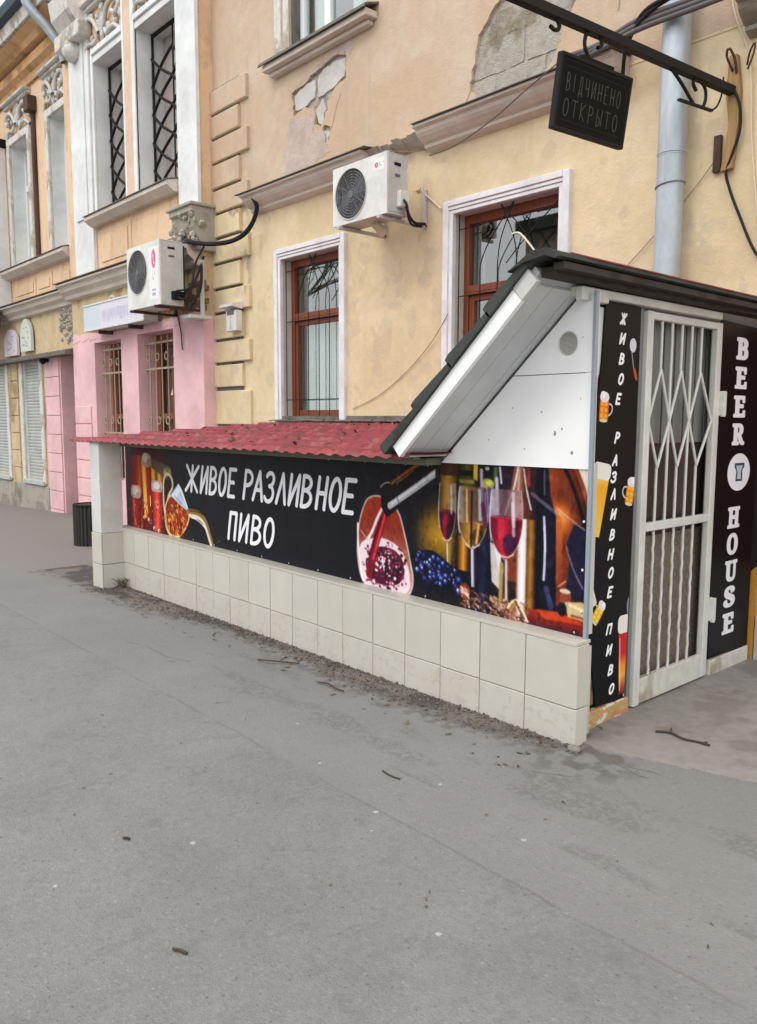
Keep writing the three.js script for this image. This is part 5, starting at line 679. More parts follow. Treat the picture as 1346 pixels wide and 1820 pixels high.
const narrowTex = canvasTex(420, 2040, (c) => {
  c.scale(980, 980); c.fillStyle = '#0e0f13'; c.fillRect(0, 0, 0.43, 2.1); // u = 2.01 - z, v = 2.13 - y
  const ls = [['Ж', 1.764, 2.01], ['И', 1.763, 1.916], ['В', 1.761, 1.819], ['О', 1.765, 1.722], ['Е', 1.778, 1.626], ['Р', 1.775, 1.437], ['А', 1.788, 1.327], ['З', 1.793, 1.244], ['Л', 1.791, 1.16], ['И', 1.787, 1.06], ['В', 1.789, 0.958], ['Н', 1.798, 0.86], ['О', 1.792, 0.766], ['Е', 1.79, 0.668], ['П', 1.788, 0.477], ['И', 1.781, 0.368], ['В', 1.759, 0.261], ['О', 1.747, 0.158]];
  for (const [ch, z, y] of ls) brush(c, ch, 2.01 - z - 0.026, 2.13 - y - 0.023, 0.038, 0.046, 0.0135, 0.3, '#f0eef0');
  mug(c, 0.105, 0.55, 0.085, 0.05, ['#c9641a', '#f08a1e', '#f6a83c']); pint(c, 0.085, 1.0, 0.14, 0.34, 0.16, [[0, '#f0d9a0'], [0.3, '#f0a81e'], [1, '#e8c25c']]); mug(c, 0.365, 0.97, 0.085, 0.2, ['#c9741a', '#f0a21e', '#f6b23c'], -1);
  mug(c, 0.115, 1.555, 0.075, 0.75, ['#d9a41e', '#f0bf2e', '#f6d25c'], -1); poly(c, [[0.03, 1.42], [0.055, 1.4], [0.1, 1.5], [0.05, 1.53]], '#dcd6c6'); pint(c, 0.365, 1.82, 0.12, 0.4, 0, [[0, '#c02a2a'], [0.45, '#c5262a'], [0.6, '#f0892a'], [0.75, '#f0a23a'], [1, '#7a1a14']]); ell(c, 0.4, 2.03, 0.03, 0.012, '#cfc9d4'); ell(c, 0.395, 1.56, 0.02, 0.05, '#8a8694');
  ell(c, 0.34, 0.24, 0.03, 0.035, '#d5d0d8'); line(c, [[0.33, 0.27], [0.345, 0.33], [0.36, 0.37]], '#9c97a2', 0.008); line(c, [[0.36, 0.36], [0.38, 0.4]], '#b8562a', 0.02);
});
uprightSign('narrow_sign', 'narrow black sign reading ЖИВОЕ РАЗЛИВНОЕ ПИВО downwards beside the gate', [[1.917, 2.11], [1.935, 1.8], [1.985, 1.47], [2.0, 1.2], [1.99, 0.6], [1.89, 0.097], [1.631, 0.078], [1.61, 1.0], [1.608, 2.075]], -2.198, 2.01, 0.4286, 2.13 - 2.0816, 2.0816, narrowTex);
const oldTex = canvasTex(128, 1024, (c, w, h) => { c.fillStyle = '#c9c6bc'; c.fillRect(0, 0, w, h); c.fillStyle = vgrad(c, 0, h, [[0, '#c9ccc6'], [0.16, '#d5d6d2'], [0.17, '#b0602a'], [0.24, '#8a4524'], [0.4, '#6a3c2a'], [0.75, '#5a2c20'], [1, '#8d6a4c']]); c.fillRect(0, 0, w, h); const r = rng(5); for (let i = 0; i < 120; i++) { c.fillStyle = ['rgba(220,210,195,.5)', 'rgba(60,30,20,.4)', 'rgba(190,110,50,.4)'][Math.floor(r() * 3)]; c.fillRect(r() * w, 170 + r() * h * 0.8, 4 + r() * 26, 3 + r() * 18); } ell(c, 40, 210, 26, 20, '#c0562a'); });
uprightSign('old_poster', 'faded old beer poster showing behind the edge of the narrow black sign', [[2.045, 2.05], [1.9, 2.05], [1.9, 0.11], [2.045, 0.11]], -2.208, 2.045, 0.145, 0.11, 1.94, oldTex, M.render);
const beerTex = canvasTex(540, 2000, (c) => {
  c.scale(980, 980); c.fillStyle = '#0d0f12'; c.fillRect(0, 0, 0.56, 2.1); // u = 0.75 - z, v = 2.12 - y
  const G = (ch, y, h) => { c.save(); c.translate(0.75 - 0.475, 2.12 - y); c.font = 'bold 100px serif'; c.textAlign = 'center'; c.textBaseline = 'alphabetic'; const mt = c.measureText(ch), gw = mt.width || 60; c.scale(0.15 / gw, h / 82); c.fillStyle = '#eceaf0'; c.strokeStyle = '#eceaf0'; c.lineWidth = 9; c.lineJoin = 'round'; c.fillText(ch, 0, 36.5); c.strokeText(ch, 0, 36.5); c.restore(); };
  [['B', 1.945], ['E', 1.776], ['E', 1.608], ['R', 1.443], ['H', 0.943], ['O', 0.782], ['U', 0.617], ['S', 0.457], ['E', 0.29]].forEach(([ch, y]) => G(ch, y, 0.132));
  ell(c, 0.31, 2.12 - 1.215, 0.148, 0.113, '#ecebf1'); c.save(); c.translate(0.315, 2.12 - 1.215); c.fillStyle = '#3c4a5c'; poly(c, [[-0.065, -0.055], [0.065, -0.055], [0.065, -0.03], [0.04, -0.01], [0.045, 0.055], [-0.045, 0.055], [-0.04, -0.01], [-0.065, -0.03]], '#3c4a5c'); poly(c, [[-0.045, -0.04], [0.045, -0.04], [0.022, 0.0], [0.026, 0.042], [-0.026, 0.042], [-0.022, 0.0]], '#b9c7d2'); c.restore();
});
uprightSign('beer_house_sign', 'tall black sign reading BEER HOUSE downwards right of the gate', [[0.748, 2.09], [0.205, 2.075], [0.205, 0.088], [0.716, 0.121]], -2.198, 0.75, 0.551, 2.12 - 2.0408, 2.0408, beerTex);
{ // orange-painted kerb wall beyond the sign
  const s = thing('stair_side_wall', 'grey side wall with an orange painted edge at the right border', 'wall', [-2.245, 0, 0.06]);
  const pr = [[0, -0.1], [1.2, -0.1], [1.2, 0.62], [0.12, 0.62], [0.05, 0.6], [0.012, 0.555], [0, 0.5]]; mesh('painted_edge', slabZ([[0, -0.05], [0.07, -0.05], [0.07, 0.5], [0.085, 0.54], [0.13, 0.562], [0.13, 0.6], [0.05, 0.59], [0.012, 0.555], [0, 0.5]], [], 0, 0.105), mat([0.62, 0.28, 0.035], 0.7, { map: dirt1 }), s); mesh('wall_body', [slabZ(pr.map(([x, y]) => [x + 0.003, Math.min(y, 0.597)]), [], 0, 0.09)], M.concrete, s); mesh('lower_facing', bx(0.075, 1.2, -0.1, 0.3, 0.091, 0.107, 0.006), M.render, s);
}

// ------------------------------------------------------------------ hanging sign and its wrought bracket
const BP = (s, y, o = 0) => [-2.549 - 0.0948 * s + 0.9955 * o, y, 0.062 + 0.9955 * s + 0.0948 * o];
{
  const b = thing('sign_bracket', 'dark wrought iron bracket arm with scrolls reaching out from the house wall', 'bracket');
  mesh('arm', [bar(BP(-0.02, 3.6), BP(2.7, 3.6), 0.048, 0.048, [0, 1, 0])], M.iron, b);
  const R = 0.011;
  mesh('scroll', tube([BP(1.86, 3.585), BP(1.76, 3.59), BP(1.68, 3.585), BP(1.62, 3.57), BP(1.605, 3.54), BP(1.635, 3.52), BP(1.675, 3.53)], R, 30), M.iron, b);
  mesh('scroll', tube([BP(1.32, 3.425), BP(1.375, 3.46), BP(1.405, 3.51), BP(1.39, 3.57), BP(1.33, 3.6), BP(1.275, 3.575), BP(1.268, 3.54), BP(1.3, 3.52)], R, 36), M.iron, b);
  mesh('strut', [tube([BP(0.66, 3.59), BP(0.54, 3.527), BP(0.44, 3.46), BP(0.39, 3.425)], R, 14), bar(BP(0.55, 3.423), BP(0.2, 3.434), 0.02, 0.012, [0, 1, 0])], M.iron, b);
  mesh('scroll', tube([BP(0.3, 3.43), BP(0.275, 3.48), BP(0.28, 3.54), BP(0.33, 3.575), BP(0.39, 3.58), BP(0.41, 3.545), BP(0.375, 3.512)], R, 28), M.iron, b); mesh('hook', tube([BP(0.22, 3.43), BP(0.15, 3.47), BP(0.1, 3.56), BP(0.09, 3.66)], 0.006, 14), M.iron, b);
  mesh('wall_board', slabZ([[-2.6, 3.12], [-2.53, 3.13], [-2.5, 3.4], [-2.5, 3.6], [-2.53, 3.82], [-2.575, 3.82], [-2.59, 3.6], [-2.56, 3.4]], [], 0.006, 0.05), mat([0.44, 0.27, 0.12], 0.9, { map: wood1 }), b); mesh('wall_plate', bx(-2.665, -2.615, 3.13, 3.36, 0.003, 0.03, 0.004), M.rustIron, b);
  mesh('eye_hook', tube([[-2.55, 3.72, 0.05], [-2.56, 3.8, 0.12], [-2.54, 3.83, 0.14], [-2.52, 3.78, 0.1], [-2.525, 3.7, 0.05]], 0.008, 20), M.rustIron, b); mesh('eye_hook', tube([[-2.47, 3.74, 0.03], [-2.42, 3.79, 0.1], [-2.385, 3.82, 0.12], [-2.39, 3.76, 0.12], [-2.45, 3.7, 0.06]], 0.006, 20), M.rustIron, b);
}
{
  const s = thing('hanging_sign', 'black hanging sign with dotted words ВІДЧИНЕНО and ОТКРЫТО under the iron arm', 'sign'); const a = BP(1.3, 3.425); s.position.set(...a);
  const tex = canvasTex(768, 512, (c, w, h) => {
    c.fillStyle = '#0b0b0d'; c.fillRect(0, 0, w, h); c.strokeStyle = '#17171a'; c.lineWidth = 10; c.strokeRect(18, 18, w - 36, h - 36); const dots = [1, 9];
    'ВІДЧИНЕНО'.split('').forEach((ch, i) => brush(c, ch, 66 + i * 73 - (i > 1 ? 12 : i ? 2 : 0), 110, 42, 128, 8.5, 0, '#55524f', dots)); 'ОТКРЫТО'.split('').forEach((ch, i) => brush(c, ch, 62 + i * 94, 296, 56, 128, 8.5, 0, '#575451', dots));
    c.setLineDash([2, 10]); c.lineCap = 'round'; for (const y of [62, 456]) { c.strokeStyle = '#3a3938'; c.lineWidth = 5; c.beginPath(); c.moveTo(50, y); c.lineTo(w - 50, y); c.stroke(); }
  });
  const W = 0.575, H = 0.362, T = 0.028; mesh('housing', bx(-W / 2, W / 2, -H, 0, -T / 2, T / 2, 0.004), M.black, s); mesh('frame', [bx(-W / 2 - 0.004, W / 2 + 0.004, -0.012, 0.006, -0.019, 0.019, 0.003), bx(-W / 2 - 0.004, W / 2 + 0.004, -H - 0.006, -H + 0.012, -0.019, 0.019, 0.003), bx(-W / 2 - 0.006, -W / 2 + 0.01, -H, 0, -0.0185, 0.0185, 0.003), bx(W / 2 - 0.01, W / 2 + 0.006, -H, 0, -0.0185, 0.0185, 0.003)], M.iron, s); mesh('hanger', bx(-0.14, 0.13, 0.006, 0.026, -0.012, 0.012, 0.004), M.black, s);
  const f = new THREE.PlaneGeometry(W - 0.02, H - 0.024); f.translate(0, -H / 2, T / 2 + 0.0015); mesh('display', f, new THREE.MeshPhysicalMaterial({ map: tex, roughness: 0.5, specularIntensity: 0.25 }), s);
  const X = new THREE.Vector3(0.0948, 0, -0.9955), N = new THREE.Vector3(0.9955, 0, 0.0948), th = 0.148, up = new THREE.Vector3(0, 1, 0).multiplyScalar(Math.cos(th)).addScaledVector(N, Math.sin(th)), nn = new THREE.Vector3().crossVectors(X, up);
  s.quaternion.setFromRotationMatrix(new THREE.Matrix4().makeBasis(X, up, nn));
}

// ------------------------------------------------------------------ air conditioners
function lgLogo(small) { return canvasTex(256, 256, (c) => { c.fillStyle = '#e4e4de'; c.fillRect(0, 0, 256, 256); if (small) { ell(c, 70, 128, 44, 58, '#c4607c'); line(c, [[74, 95], [74, 150], [95, 150]], '#e9c9d2', 8, false); line(c, [[150, 90], [150, 160], [185, 160]], '#8b9391', 14, false); c.strokeStyle = '#8b9391'; c.lineWidth = 14; c.beginPath(); c.arc(222, 126, 32, -0.9, 4.9, true); c.stroke(); } else { ell(c, 128, 58, 60, 46, '#d8508e'); line(c, [[122, 36], [122, 78], [150, 78]], '#f0c6da', 9, false); ell(c, 100, 44, 8, 7, '#f0c6da'); line(c, [[98, 128], [98, 156], [116, 156]], '#7f8b8c', 8, false); c.strokeStyle = '#7f8b8c'; c.lineWidth = 8; c.beginPath(); c.arc(140, 142, 14, -0.9, 4.9, true); c.stroke(); c.fillStyle = '#8f9cc8'; c.fillRect(70, 206, 104, 9); c.fillRect(74, 224, 92, 14); } }); }
function airCon(label, [x0, x1, y0, y1], zF, depth, fan, small, bracketsTo) {
  const a = thing('air_conditioner', label, 'air conditioner', [(x0 + x1) / 2, y0, zF - depth]); const w = x1 - x0, h = y1 - y0, hx = w / 2; const [fx, fy, fr] = [fan[0] - (x0 + x1) / 2, fan[1] - y0, fan[2]];
  const circ = (r, n = 40) => Array.from({ length: n }, (_, i) => [fx + r * Math.cos((i / n) * 2 * PI), fy + r * Math.sin((i / n) * 2 * PI)]);
  mesh('front_panel', slabZ(rect(-hx, hx, 0, h), [circ(fr)], depth - 0.02, depth), M.acWhite, a);
  mesh('casing', [bx(-hx, hx, h - 0.012, h, 0, depth - 0.021, 0.004), bx(-hx, hx, 0, 0.02, 0, depth - 0.021, 0.004), bx(-hx, -hx + 0.012, 0.021, h - 0.013, 0, depth - 0.021), bx(hx - 0.012, hx, 0.021, h - 0.013, 0, depth - 0.021), bx(-hx + 0.013, hx - 0.013, 0.021, h - 0.013, 0.002, 0.01)], M.acGrey, a);
  const gr = group('fan_grille', a), rings = []; for (let k = 1; k <= 9; k++) rings.push(new THREE.TorusGeometry((fr * k) / 9.2, 0.0028, 4, 36).translate(fx, fy, depth - 0.004)); for (let k = 0; k < 12; k++) { const t = (k / 12) * 2 * PI; rings.push(rod([fx + 0.03 * Math.cos(t), fy + 0.03 * Math.sin(t), depth - 0.007], [fx + fr * Math.cos(t), fy + fr * Math.sin(t), depth - 0.007], 0.003, 5)); }
  for (let k = -11; k <= 11; k++) { const X = (k / 12) * fr, L = Math.sqrt(fr * fr - X * X) * 0.99; rings.push(rod([fx + X, fy - L, depth - 0.009], [fx + X, fy + L, depth - 0.009], 0.0026, 4)); } mesh('guard', rings, mat([0.2, 0.205, 0.21], 0.55), gr); mesh('shroud', [new THREE.CylinderGeometry(fr, fr, 0.1, 40, 1, true).rotateX(PI / 2).translate(fx, fy, depth - 0.07), new THREE.CircleGeometry(fr, 40).translate(fx, fy, depth - 0.12)], mat([0.06, 0.063, 0.066], 0.8, { side: THREE.DoubleSide }), gr); mesh('rim', new THREE.TorusGeometry(fr, 0.007, 6, 44).translate(fx, fy, depth), M.acGrey, gr); mesh('hub_cap', new THREE.CylinderGeometry(0.035, 0.035, 0.006, 20).rotateX(PI / 2).translate(fx, fy, depth - 0.001), M.grey, gr);
  mesh('fan', [new THREE.CylinderGeometry(0.07, 0.07, 0.05, 16).rotateX(PI / 2).translate(fx, fy, depth - 0.08), ...[0, 1, 2].map((k) => { const g = new THREE.CircleGeometry(fr * 0.93, 14, (k * 2 * PI) / 3, 1.5); g.translate(fx, fy, 0); const p = g.attributes.position; for (let i = 0; i < p.count; i++) { const t = Math.atan2(p.getY(i) - fy, p.getX(i) - fx) - (k * 2 * PI) / 3; p.setZ(i, depth - 0.1 + (i ? 0.04 * Math.min(1, (((t + 0.01) % (2 * PI)) + 2 * PI) % (2 * PI) / 1.5) : 0.02)); } g.computeVertexNormals(); return g; })], M.grey, a);
  mesh('badge', new THREE.PlaneGeometry(small ? 0.14 : 0.24, small ? 0.1 : 0.6).translate(small ? hx - 0.1 : hx - 0.15, small ? h - 0.09 : h - 0.37, depth + 0.0015), new THREE.MeshStandardMaterial({ map: lgLogo(small), roughness: 0.45 }), a);
  mesh('side_handle', [bx(hx - 0.002, hx + 0.008, h - 0.1, h - 0.075, depth * 0.35, depth * 0.65, 0.003)], M.black, a); mesh('side_handle', [bx(hx - 0.002, hx + 0.008, h - 0.19, h - 0.168, depth * 0.38, depth * 0.62, 0.003)], M.grey, a);
  mesh('valve_cover', [bx(hx - 0.002, hx + 0.05, 0.06, small ? 0.2 : 0.16, 0.02, depth * 0.55, 0.012)], small ? M.acWhite : M.black, a);
  for (const k of [-0.72, 0.78]) mesh('mount', [bx(hx * k - 0.018, hx * k + 0.018, -0.034, -0.004, -(zF - depth) + bracketsTo, depth + 0.03, 0.004), bx(hx * k - 0.018, hx * k + 0.018, -0.03, 0.3, -(zF - depth) + bracketsTo, -(zF - depth) + bracketsTo + 0.03, 0.004)], small ? M.acGrey : M.rustIron, a);
  return a;
}
const ac1 = airCon('white air conditioner with a small pink badge between the two white-framed windows', [-5.985, -5.255, 3.265, 3.77], 0.55, 0.24, [-5.735, 3.512, 0.218], true, 0.004);
mesh('pipe', [tube([[0.37, 0.12, 0.05], [0.42, 0.06, 0.06], [0.41, 0.0, 0.02], [0.36, -0.03, -0.1], [0.3, 0.0, -0.28]], 0.013, 24), tube([[0.37, 0.15, 0.08], [0.45, 0.08, 0.09], [0.43, -0.01, 0.05], [0.36, -0.05, -0.06], [0.28, -0.02, -0.28]], 0.011, 24)], M.cable, ac1);
mesh('drain_cup', [new THREE.CylinderGeometry(0.035, 0.05, 0.12, 14).rotateX(1.1).translate(0.06, -0.05, 0.05)], M.cablePale, ac1);
const ac2 = airCon('large air conditioner with a big pink round badge above the pink shop', [-9.78, -8.91, 2.86, 3.6], 0.8, 0.3, [-9.497, 3.29, 0.262], false, zr + 0.004);
mesh('pipe', [tube([[0.47, 0.1, 0.1], [0.54, 0.06, 0.06], [0.54, 0.3, -0.1], [0.5, 0.6, -0.24]], 0.014, 20), tube([[0.47, 0.16, 0.12], [0.58, 0.2, 0.0], [0.56, 0.5, -0.1], [0.48, 0.72, -0.26]], 0.012, 20), tube([[0.5, -0.02, -0.05], [0.56, 0.2, -0.15], [0.52, 0.55, -0.2]], 0.018, 16)], M.cable, ac2); mesh('side_rail', [bx(0.5, 0.54, -0.12, 0.55, -0.22, -0.18, 0.004), bx(0.3, 0.56, -0.14, -0.1, -0.3, -0.02, 0.004)], M.acGrey, ac2);
mesh('rear_coil', [bx(-0.42, 0.43, 0.05, 0.7, -0.02, -0.001)], M.black, ac2);

// ------------------------------------------------------------------ fittings on the walls
{
  const d = thing('drainpipe', 'grey zinc drainpipe running down the yellow wall behind the iron arm', 'drainpipe', [-2.9, 0, 0.13]);
  const secs = [[1.2, 2.3], [2.3, 3.28], [3.28, 5.2], [5.2, 7.1], [7.1, 9]]; secs.forEach(([a, b], i) => mesh('pipe_section', strip(new THREE.CylinderGeometry(0.089, i % 2 ? 0.087 : 0.091, b - a + 0.03, 28, 1, false).translate(0, (a + b) / 2, 0)), M.zinc, d));
  for (const y of [3.28, 2.3, 5.2]) mesh('seam_ring', new THREE.TorusGeometry(0.0905, 0.0045, 6, 30).rotateX(PI / 2).translate(0, y, 0), M.zinc, d); mesh('bracket', [new THREE.TorusGeometry(0.094, 0.006, 4, 26).rotateX(PI / 2).rotateZ(0.12).translate(0, 3.08, 0), bx(-0.006, 0.006, 3.07, 3.09, -0.126, -0.09)], M.steelBlue, d);
}
{
  const m = thing('meter_box', 'small white meter box with a hooded top on the quoins', 'meter box', [-8.46, 2.56, 0.05]); mesh('cover', bx(-0.1, 0.12, 0, 0.24, 0, 0.09, 0.008), M.acWhite, m); mesh('hood', slabX([[0, 0.34], [0.14, 0.31], [0.14, 0.28], [0.0, 0.255]], -0.16, 0.13), M.acWhite, m); mesh('window', bx(-0.06, 0.08, 0.19, 0.235, 0.091, 0.098), M.grey, m); mesh('seam', bx(0.004, 0.012, 0.02, 0.18, 0.0905, 0.096), M.acGrey, m);
}
{
  const l = thing('shop_light_box', 'long pale light box sign with faded violet lettering over the pink windows', 'sign', [-11.05, 2.8, 0.26]); mesh('cabinet', bx(-1.0, 1.0, 0, 0.37, 0, 0.2, 0.012), M.acGrey, l);
  const t = canvasTex(1024, 192, (c, w, h) => { c.fillStyle = '#c3ccd2'; c.fillRect(0, 0, w, h); c.fillStyle = '#d3cfdb'; c.fillRect(w * 0.3, 0, w * 0.7, h); const r = rng(8); for (let i = 0; i < 60; i++) { c.fillStyle = `rgba(${150 + 30 * r()},${135 + 20 * r()},${175 + 20 * r()},0.6)`; c.fillRect(w * 0.33 + (i / 60) * w * 0.62, h * (0.25 + 0.1 * r()), 4 + 5 * r(), h * (0.3 + 0.25 * r())); } });
  const f = new THREE.PlaneGeometry(1.96, 0.34); f.translate(0, 0.185, 0.2015); mesh('face', f, new THREE.MeshStandardMaterial({ map: t, roughness: 0.5 }), l); mesh('frame', [bx(-1.0, 1.0, 0.352, 0.375, 0.19, 0.212, 0.003), bx(-1.0, 1.0, -0.004, 0.018, 0.19, 0.212, 0.003), bx(0.98, 1.003, 0.018, 0.352, 0.19, 0.211, 0.003)], M.gateWhite, l); mesh('mount', [bx(-0.6, -0.56, -0.05, 0.0, -0.06, 0.15), bx(0.4, 0.44, -0.05, 0, -0.06, 0.15)], M.rustIron, l);
}
for (const [x, y, w, h, label] of [[-16.3, 2.7, 0.72, 0.5, 'rounded pale lilac shop plaque, the leftmost and lower of the two above the fascia'], [-15.45, 2.74, 0.56, 0.58, 'rounded pale green shop plaque, the right and taller of the two above the fascia']]) {
  const p = thing('shop_plaque', label, 'sign', [x, y, zw + 0.03], 'rounded plaques on the far shop front'); const n = 20, out = [[w / 2, 0], ...Array.from({ length: n + 1 }, (_, i) => [(w / 2) * Math.cos((i / n) * PI), h * 0.45 + h * 0.55 * Math.sin((i / n) * PI)]), [-w / 2, 0]]; mesh('board', slabZ(out, [], 0, 0.05), w > 0.6 ? mat([0.66, 0.6, 0.66], 0.6) : mat([0.62, 0.66, 0.58], 0.6), p); const r = rng(w * 100), mk = []; for (let i = 0; i < 14; i++) { const a = (r() - 0.5) * w * 0.6, b = 0.08 + r() * h * 0.6; mk.push(bx(a - 0.03 * r() - 0.01, a + 0.03, b, b + 0.018, 0.045, 0.056)); } mesh('relief', mk, mat([0.42, 0.4, 0.46], 0.7), p);
}
{
  const b = thing('litter_bin', 'dark ribbed litter bin standing behind the white corner pillar', 'bin', [-9.86, gh(-9.86), 1.34]); const ribs = 26, p = []; for (let i = 0; i < ribs * 4; i++) { const a = (i / (ribs * 4)) * 2 * PI, r = 0.2 + (i % 4 < 2 ? 0.01 : -0.01); p.push([r * Math.cos(a), r * Math.sin(a)]); } const g = new THREE.ExtrudeGeometry(shapeOf(p), { depth: 0.5, bevelEnabled: false }); g.rotateX(-PI / 2); mesh('body', uvBox(g), mat([0.04, 0.039, 0.034], 0.9, { map: dirt1 }), b); mesh('rim', new THREE.TorusGeometry(0.2, 0.014, 8, 30).rotateX(PI / 2).translate(0, 0.5, 0), M.black, b);
}
function cable(label, pts, r, m, seg, group2) { const c = mesh('cable', tube(pts, r, seg || pts.length * 8, 6), m); tag(c, label, 'cable', group2); return c; }
{
  const c = mesh('cable_bundle', [0, 1, 2, 3, 4, 5].map((k) => { const o = (t) => [0.016 * Math.cos(k * 1.05 + t), 0.016 * Math.sin(k * 1.05 + t)], P = (x, y, z, t) => [x, y + o(t)[0], z + o(t)[1]]; return tube([P(-9.3, 3.74, 0.3, 0), P(-9.0, 3.64, 0.36, 1), P(-8.7, 3.58, 0.27, 2), P(-8.33, 3.57, 0.18, 3), P(-8.05, 3.63, 0.16, 4), P(-7.9, 3.75, 0.15, 5), P(-7.85, 3.87, 0.15, 6), P(-7.9, 3.97, 0.17, 7)], 0.012, 44); }), M.cable); tag(c, 'thick black cable bundle sagging across the quoins to the cornice end', 'cable');
  const d = mesh('cable_bundle', [0, 1, 2].map((k) => tube([[-3.75, 4.06 + 0.025 * k, 0.2 + 0.02 * k], [-3.4, 4.05 + 0.02 * k, 0.27], [-3.1, 4.08 + 0.03 * k, 0.28], [-2.7, 4.085 + 0.03 * k, 0.26], [-2.3, 4.09 + 0.03 * k, 0.24], [-1.4, 4.09 + 0.03 * k, 0.2]], 0.02, 40)), M.cableGrey); tag(d, 'grey conduits running right along the wall behind the drainpipe', 'cable');
  const e = mesh('cable_bundle', [0, 1].map((k) => tube([[-3.3, 3.86 + 0.03 * k, 0.12], [-3.2, 4.02, 0.24], [-3.05, 4.13 + 0.03 * k, 0.3], [-2.85, 4.2, 0.28 + 0.02 * k], [-2.5, 4.24 + 0.04 * k, 0.2]], 0.014, 30)), M.cable); tag(e, 'black cables looping off the right end of the cornice', 'cable');
  cable('black cable dropping from the bracket to the right border', [[-2.53, 3.6, 0.06], [-2.49, 3.5, 0.06], [-2.485, 3.35, 0.05], [-2.53, 3.2, 0.05], [-2.565, 3.11, 0.04], [-2.54, 3.0, 0.03], [-2.47, 2.83, 0.03], [-2.34, 2.56, 0.03], [-2.1, 2.3, 0.03]], 0.009, M.cable, 60);
  cable('thin pale cord hanging along the right edge of the wall', [[-2.6, 5.2, 0.02], [-2.59, 4.16, 0.02], [-2.46, 3.79, 0.03], [-2.42, 3.3, 0.025], [-2.35, 2.75, 0.02], [-2.3, 2.4, 0.02]], 0.006, M.cablePale, 50);
  cable('thin wire slanting from the bracket down behind the drainpipe', [[-2.66, 3.2, 0.02], [-2.8, 3.05, 0.015], [-3.0, 2.86, 0.02], [-3.27, 2.63, 0.012]], 0.003, M.wire, 24);
  cable('thin sagging wire on the wall between the windows', [[-6.35, 1.63, 0.012], [-5.95, 1.76, 0.012], [-5.55, 1.98, 0.012], [-5.2, 2.24, 0.03], [-4.99, 2.45, 0.06]], 0.0035, M.wire, 30);
  cable('pale cable from a wall hook to the frame of the right window', [[-5.46, 3.58, 0.012], [-5.39, 3.585, 0.02], [-5.37, 3.6, 0.03], [-5.36, 3.56, 0.03], [-5.25, 3.46, 0.02], [-5.1, 3.35, 0.05]], 0.008, M.cablePale, 30);
  cable('thin wire from the air conditioner to the end of the cornice', [[-5.6, 3.9, 0.3], [-5.4, 3.9, 0.06], [-5.15, 3.88, 0.04]], 0.004, M.wire, 16);
  cable('grey wire drooping across the underside of the cornice', [[-3.7, 4.08, 0.28], [-4.0, 3.98, 0.27], [-4.4, 3.88, 0.2], [-4.9, 3.82, 0.1], [-5.25, 3.83, 0.05]], 0.005, M.cableGrey, 40);
  cable('bent pale tube over the tip of the hood', [[-2.6, 2.42, 2.13], [-2.55, 2.415, 2.14], [-2.5, 2.376, 2.15], [-2.447, 2.316, 2.15], [-2.4, 2.25, 2.15], [-2.38, 2.12, 2.15]], 0.005, M.cablePale, 24);
  cable('thin black wire hanging on the pink wall', [[-9.6, 2.86, zr + 0.02], [-9.52, 2.6, zr + 0.02], [-9.5, 2.4, zr + 0.02]], 0.008, M.cable, 10);
}

// ------------------------------------------------------------------ litter, soil, twigs
function scatter(name, label, category, n, geo, m, place, seed, parent) {
  const r = rng(seed), im = new THREE.InstancedMesh(geo, m, n), q = new THREE.Quaternion(), e = new THREE.Euler(), col = new THREE.Color(); for (let i = 0; i < n; i++) { const [p, s, rot, c] = place(r); e.set(...rot); q.setFromEuler(e); im.setMatrixAt(i, new THREE.Matrix4().compose(new THREE.Vector3(...p), q, new THREE.Vector3(...s))); im.setColorAt(i, col.setRGB(...c)); }
  im.name = name; im.castShadow = im.receiveShadow = true; im.userData.kind = 'stuff'; if (!parent) tag(im, label, category); (parent || scene).add(im); return im;
}
const crumb = new THREE.IcosahedronGeometry(1, 0); const plainM = mat([1, 1, 1], 0.95);
scatter('soil_crumbs', 'loose soil crumbs and grit along the foot of the tiled wall', 'soil', 3600, crumb, plainM, (r) => { const x = -2.05 - r() * 5.2, e = dirtEdge(x) - 2.2, z = 2.205 + Math.pow(r(), 2.2) * (e * 1.0 + 0.03), s = 0.002 + 0.006 * Math.pow(r(), 4) + 0.002 * r(), k = 0.6 + 0.8 * r(); return [[x, gh(x) + s * 0.3, z], [s * (0.8 + r()), s * 0.7, s * (0.8 + r())], [r() * 6, r() * 6, r() * 6], [0.13 * k, 0.115 * k, 0.095 * k]]; }, 201);
const leaf = new THREE.CircleGeometry(1, 6); leaf.scale(1, 0.45, 1); leaf.rotateX(-PI / 2); { const p = leaf.attributes.position; for (let i = 0; i < p.count; i++) p.setY(i, 0.25 * p.getX(i) * p.getX(i)); leaf.computeVertexNormals(); }
const leafM = mat([1, 1, 1], 0.9, { side: THREE.DoubleSide });
scatter('dead_leaves', 'dead brown leaf scraps strewn by the tiled wall and over the pavement', 'leaves', 260, leaf, leafM, (r) => { const near = r() < 0.8, x = near ? -2.1 - r() * 5 : -0.8 - r() * 4, z = near ? 2.22 + Math.pow(r(), 2) * 0.4 : 2.6 + r() * 2, s = near ? 0.008 + 0.014 * r() : 0.004 + 0.006 * r(), k = 0.5 + r(); return [[x, gh(x) + 0.004, z], [s, s, s], [(r() - 0.5) * 0.7, r() * 6.3, (r() - 0.5) * 0.7], [0.1 * k, 0.075 * k, 0.045 * k]]; }, 202);
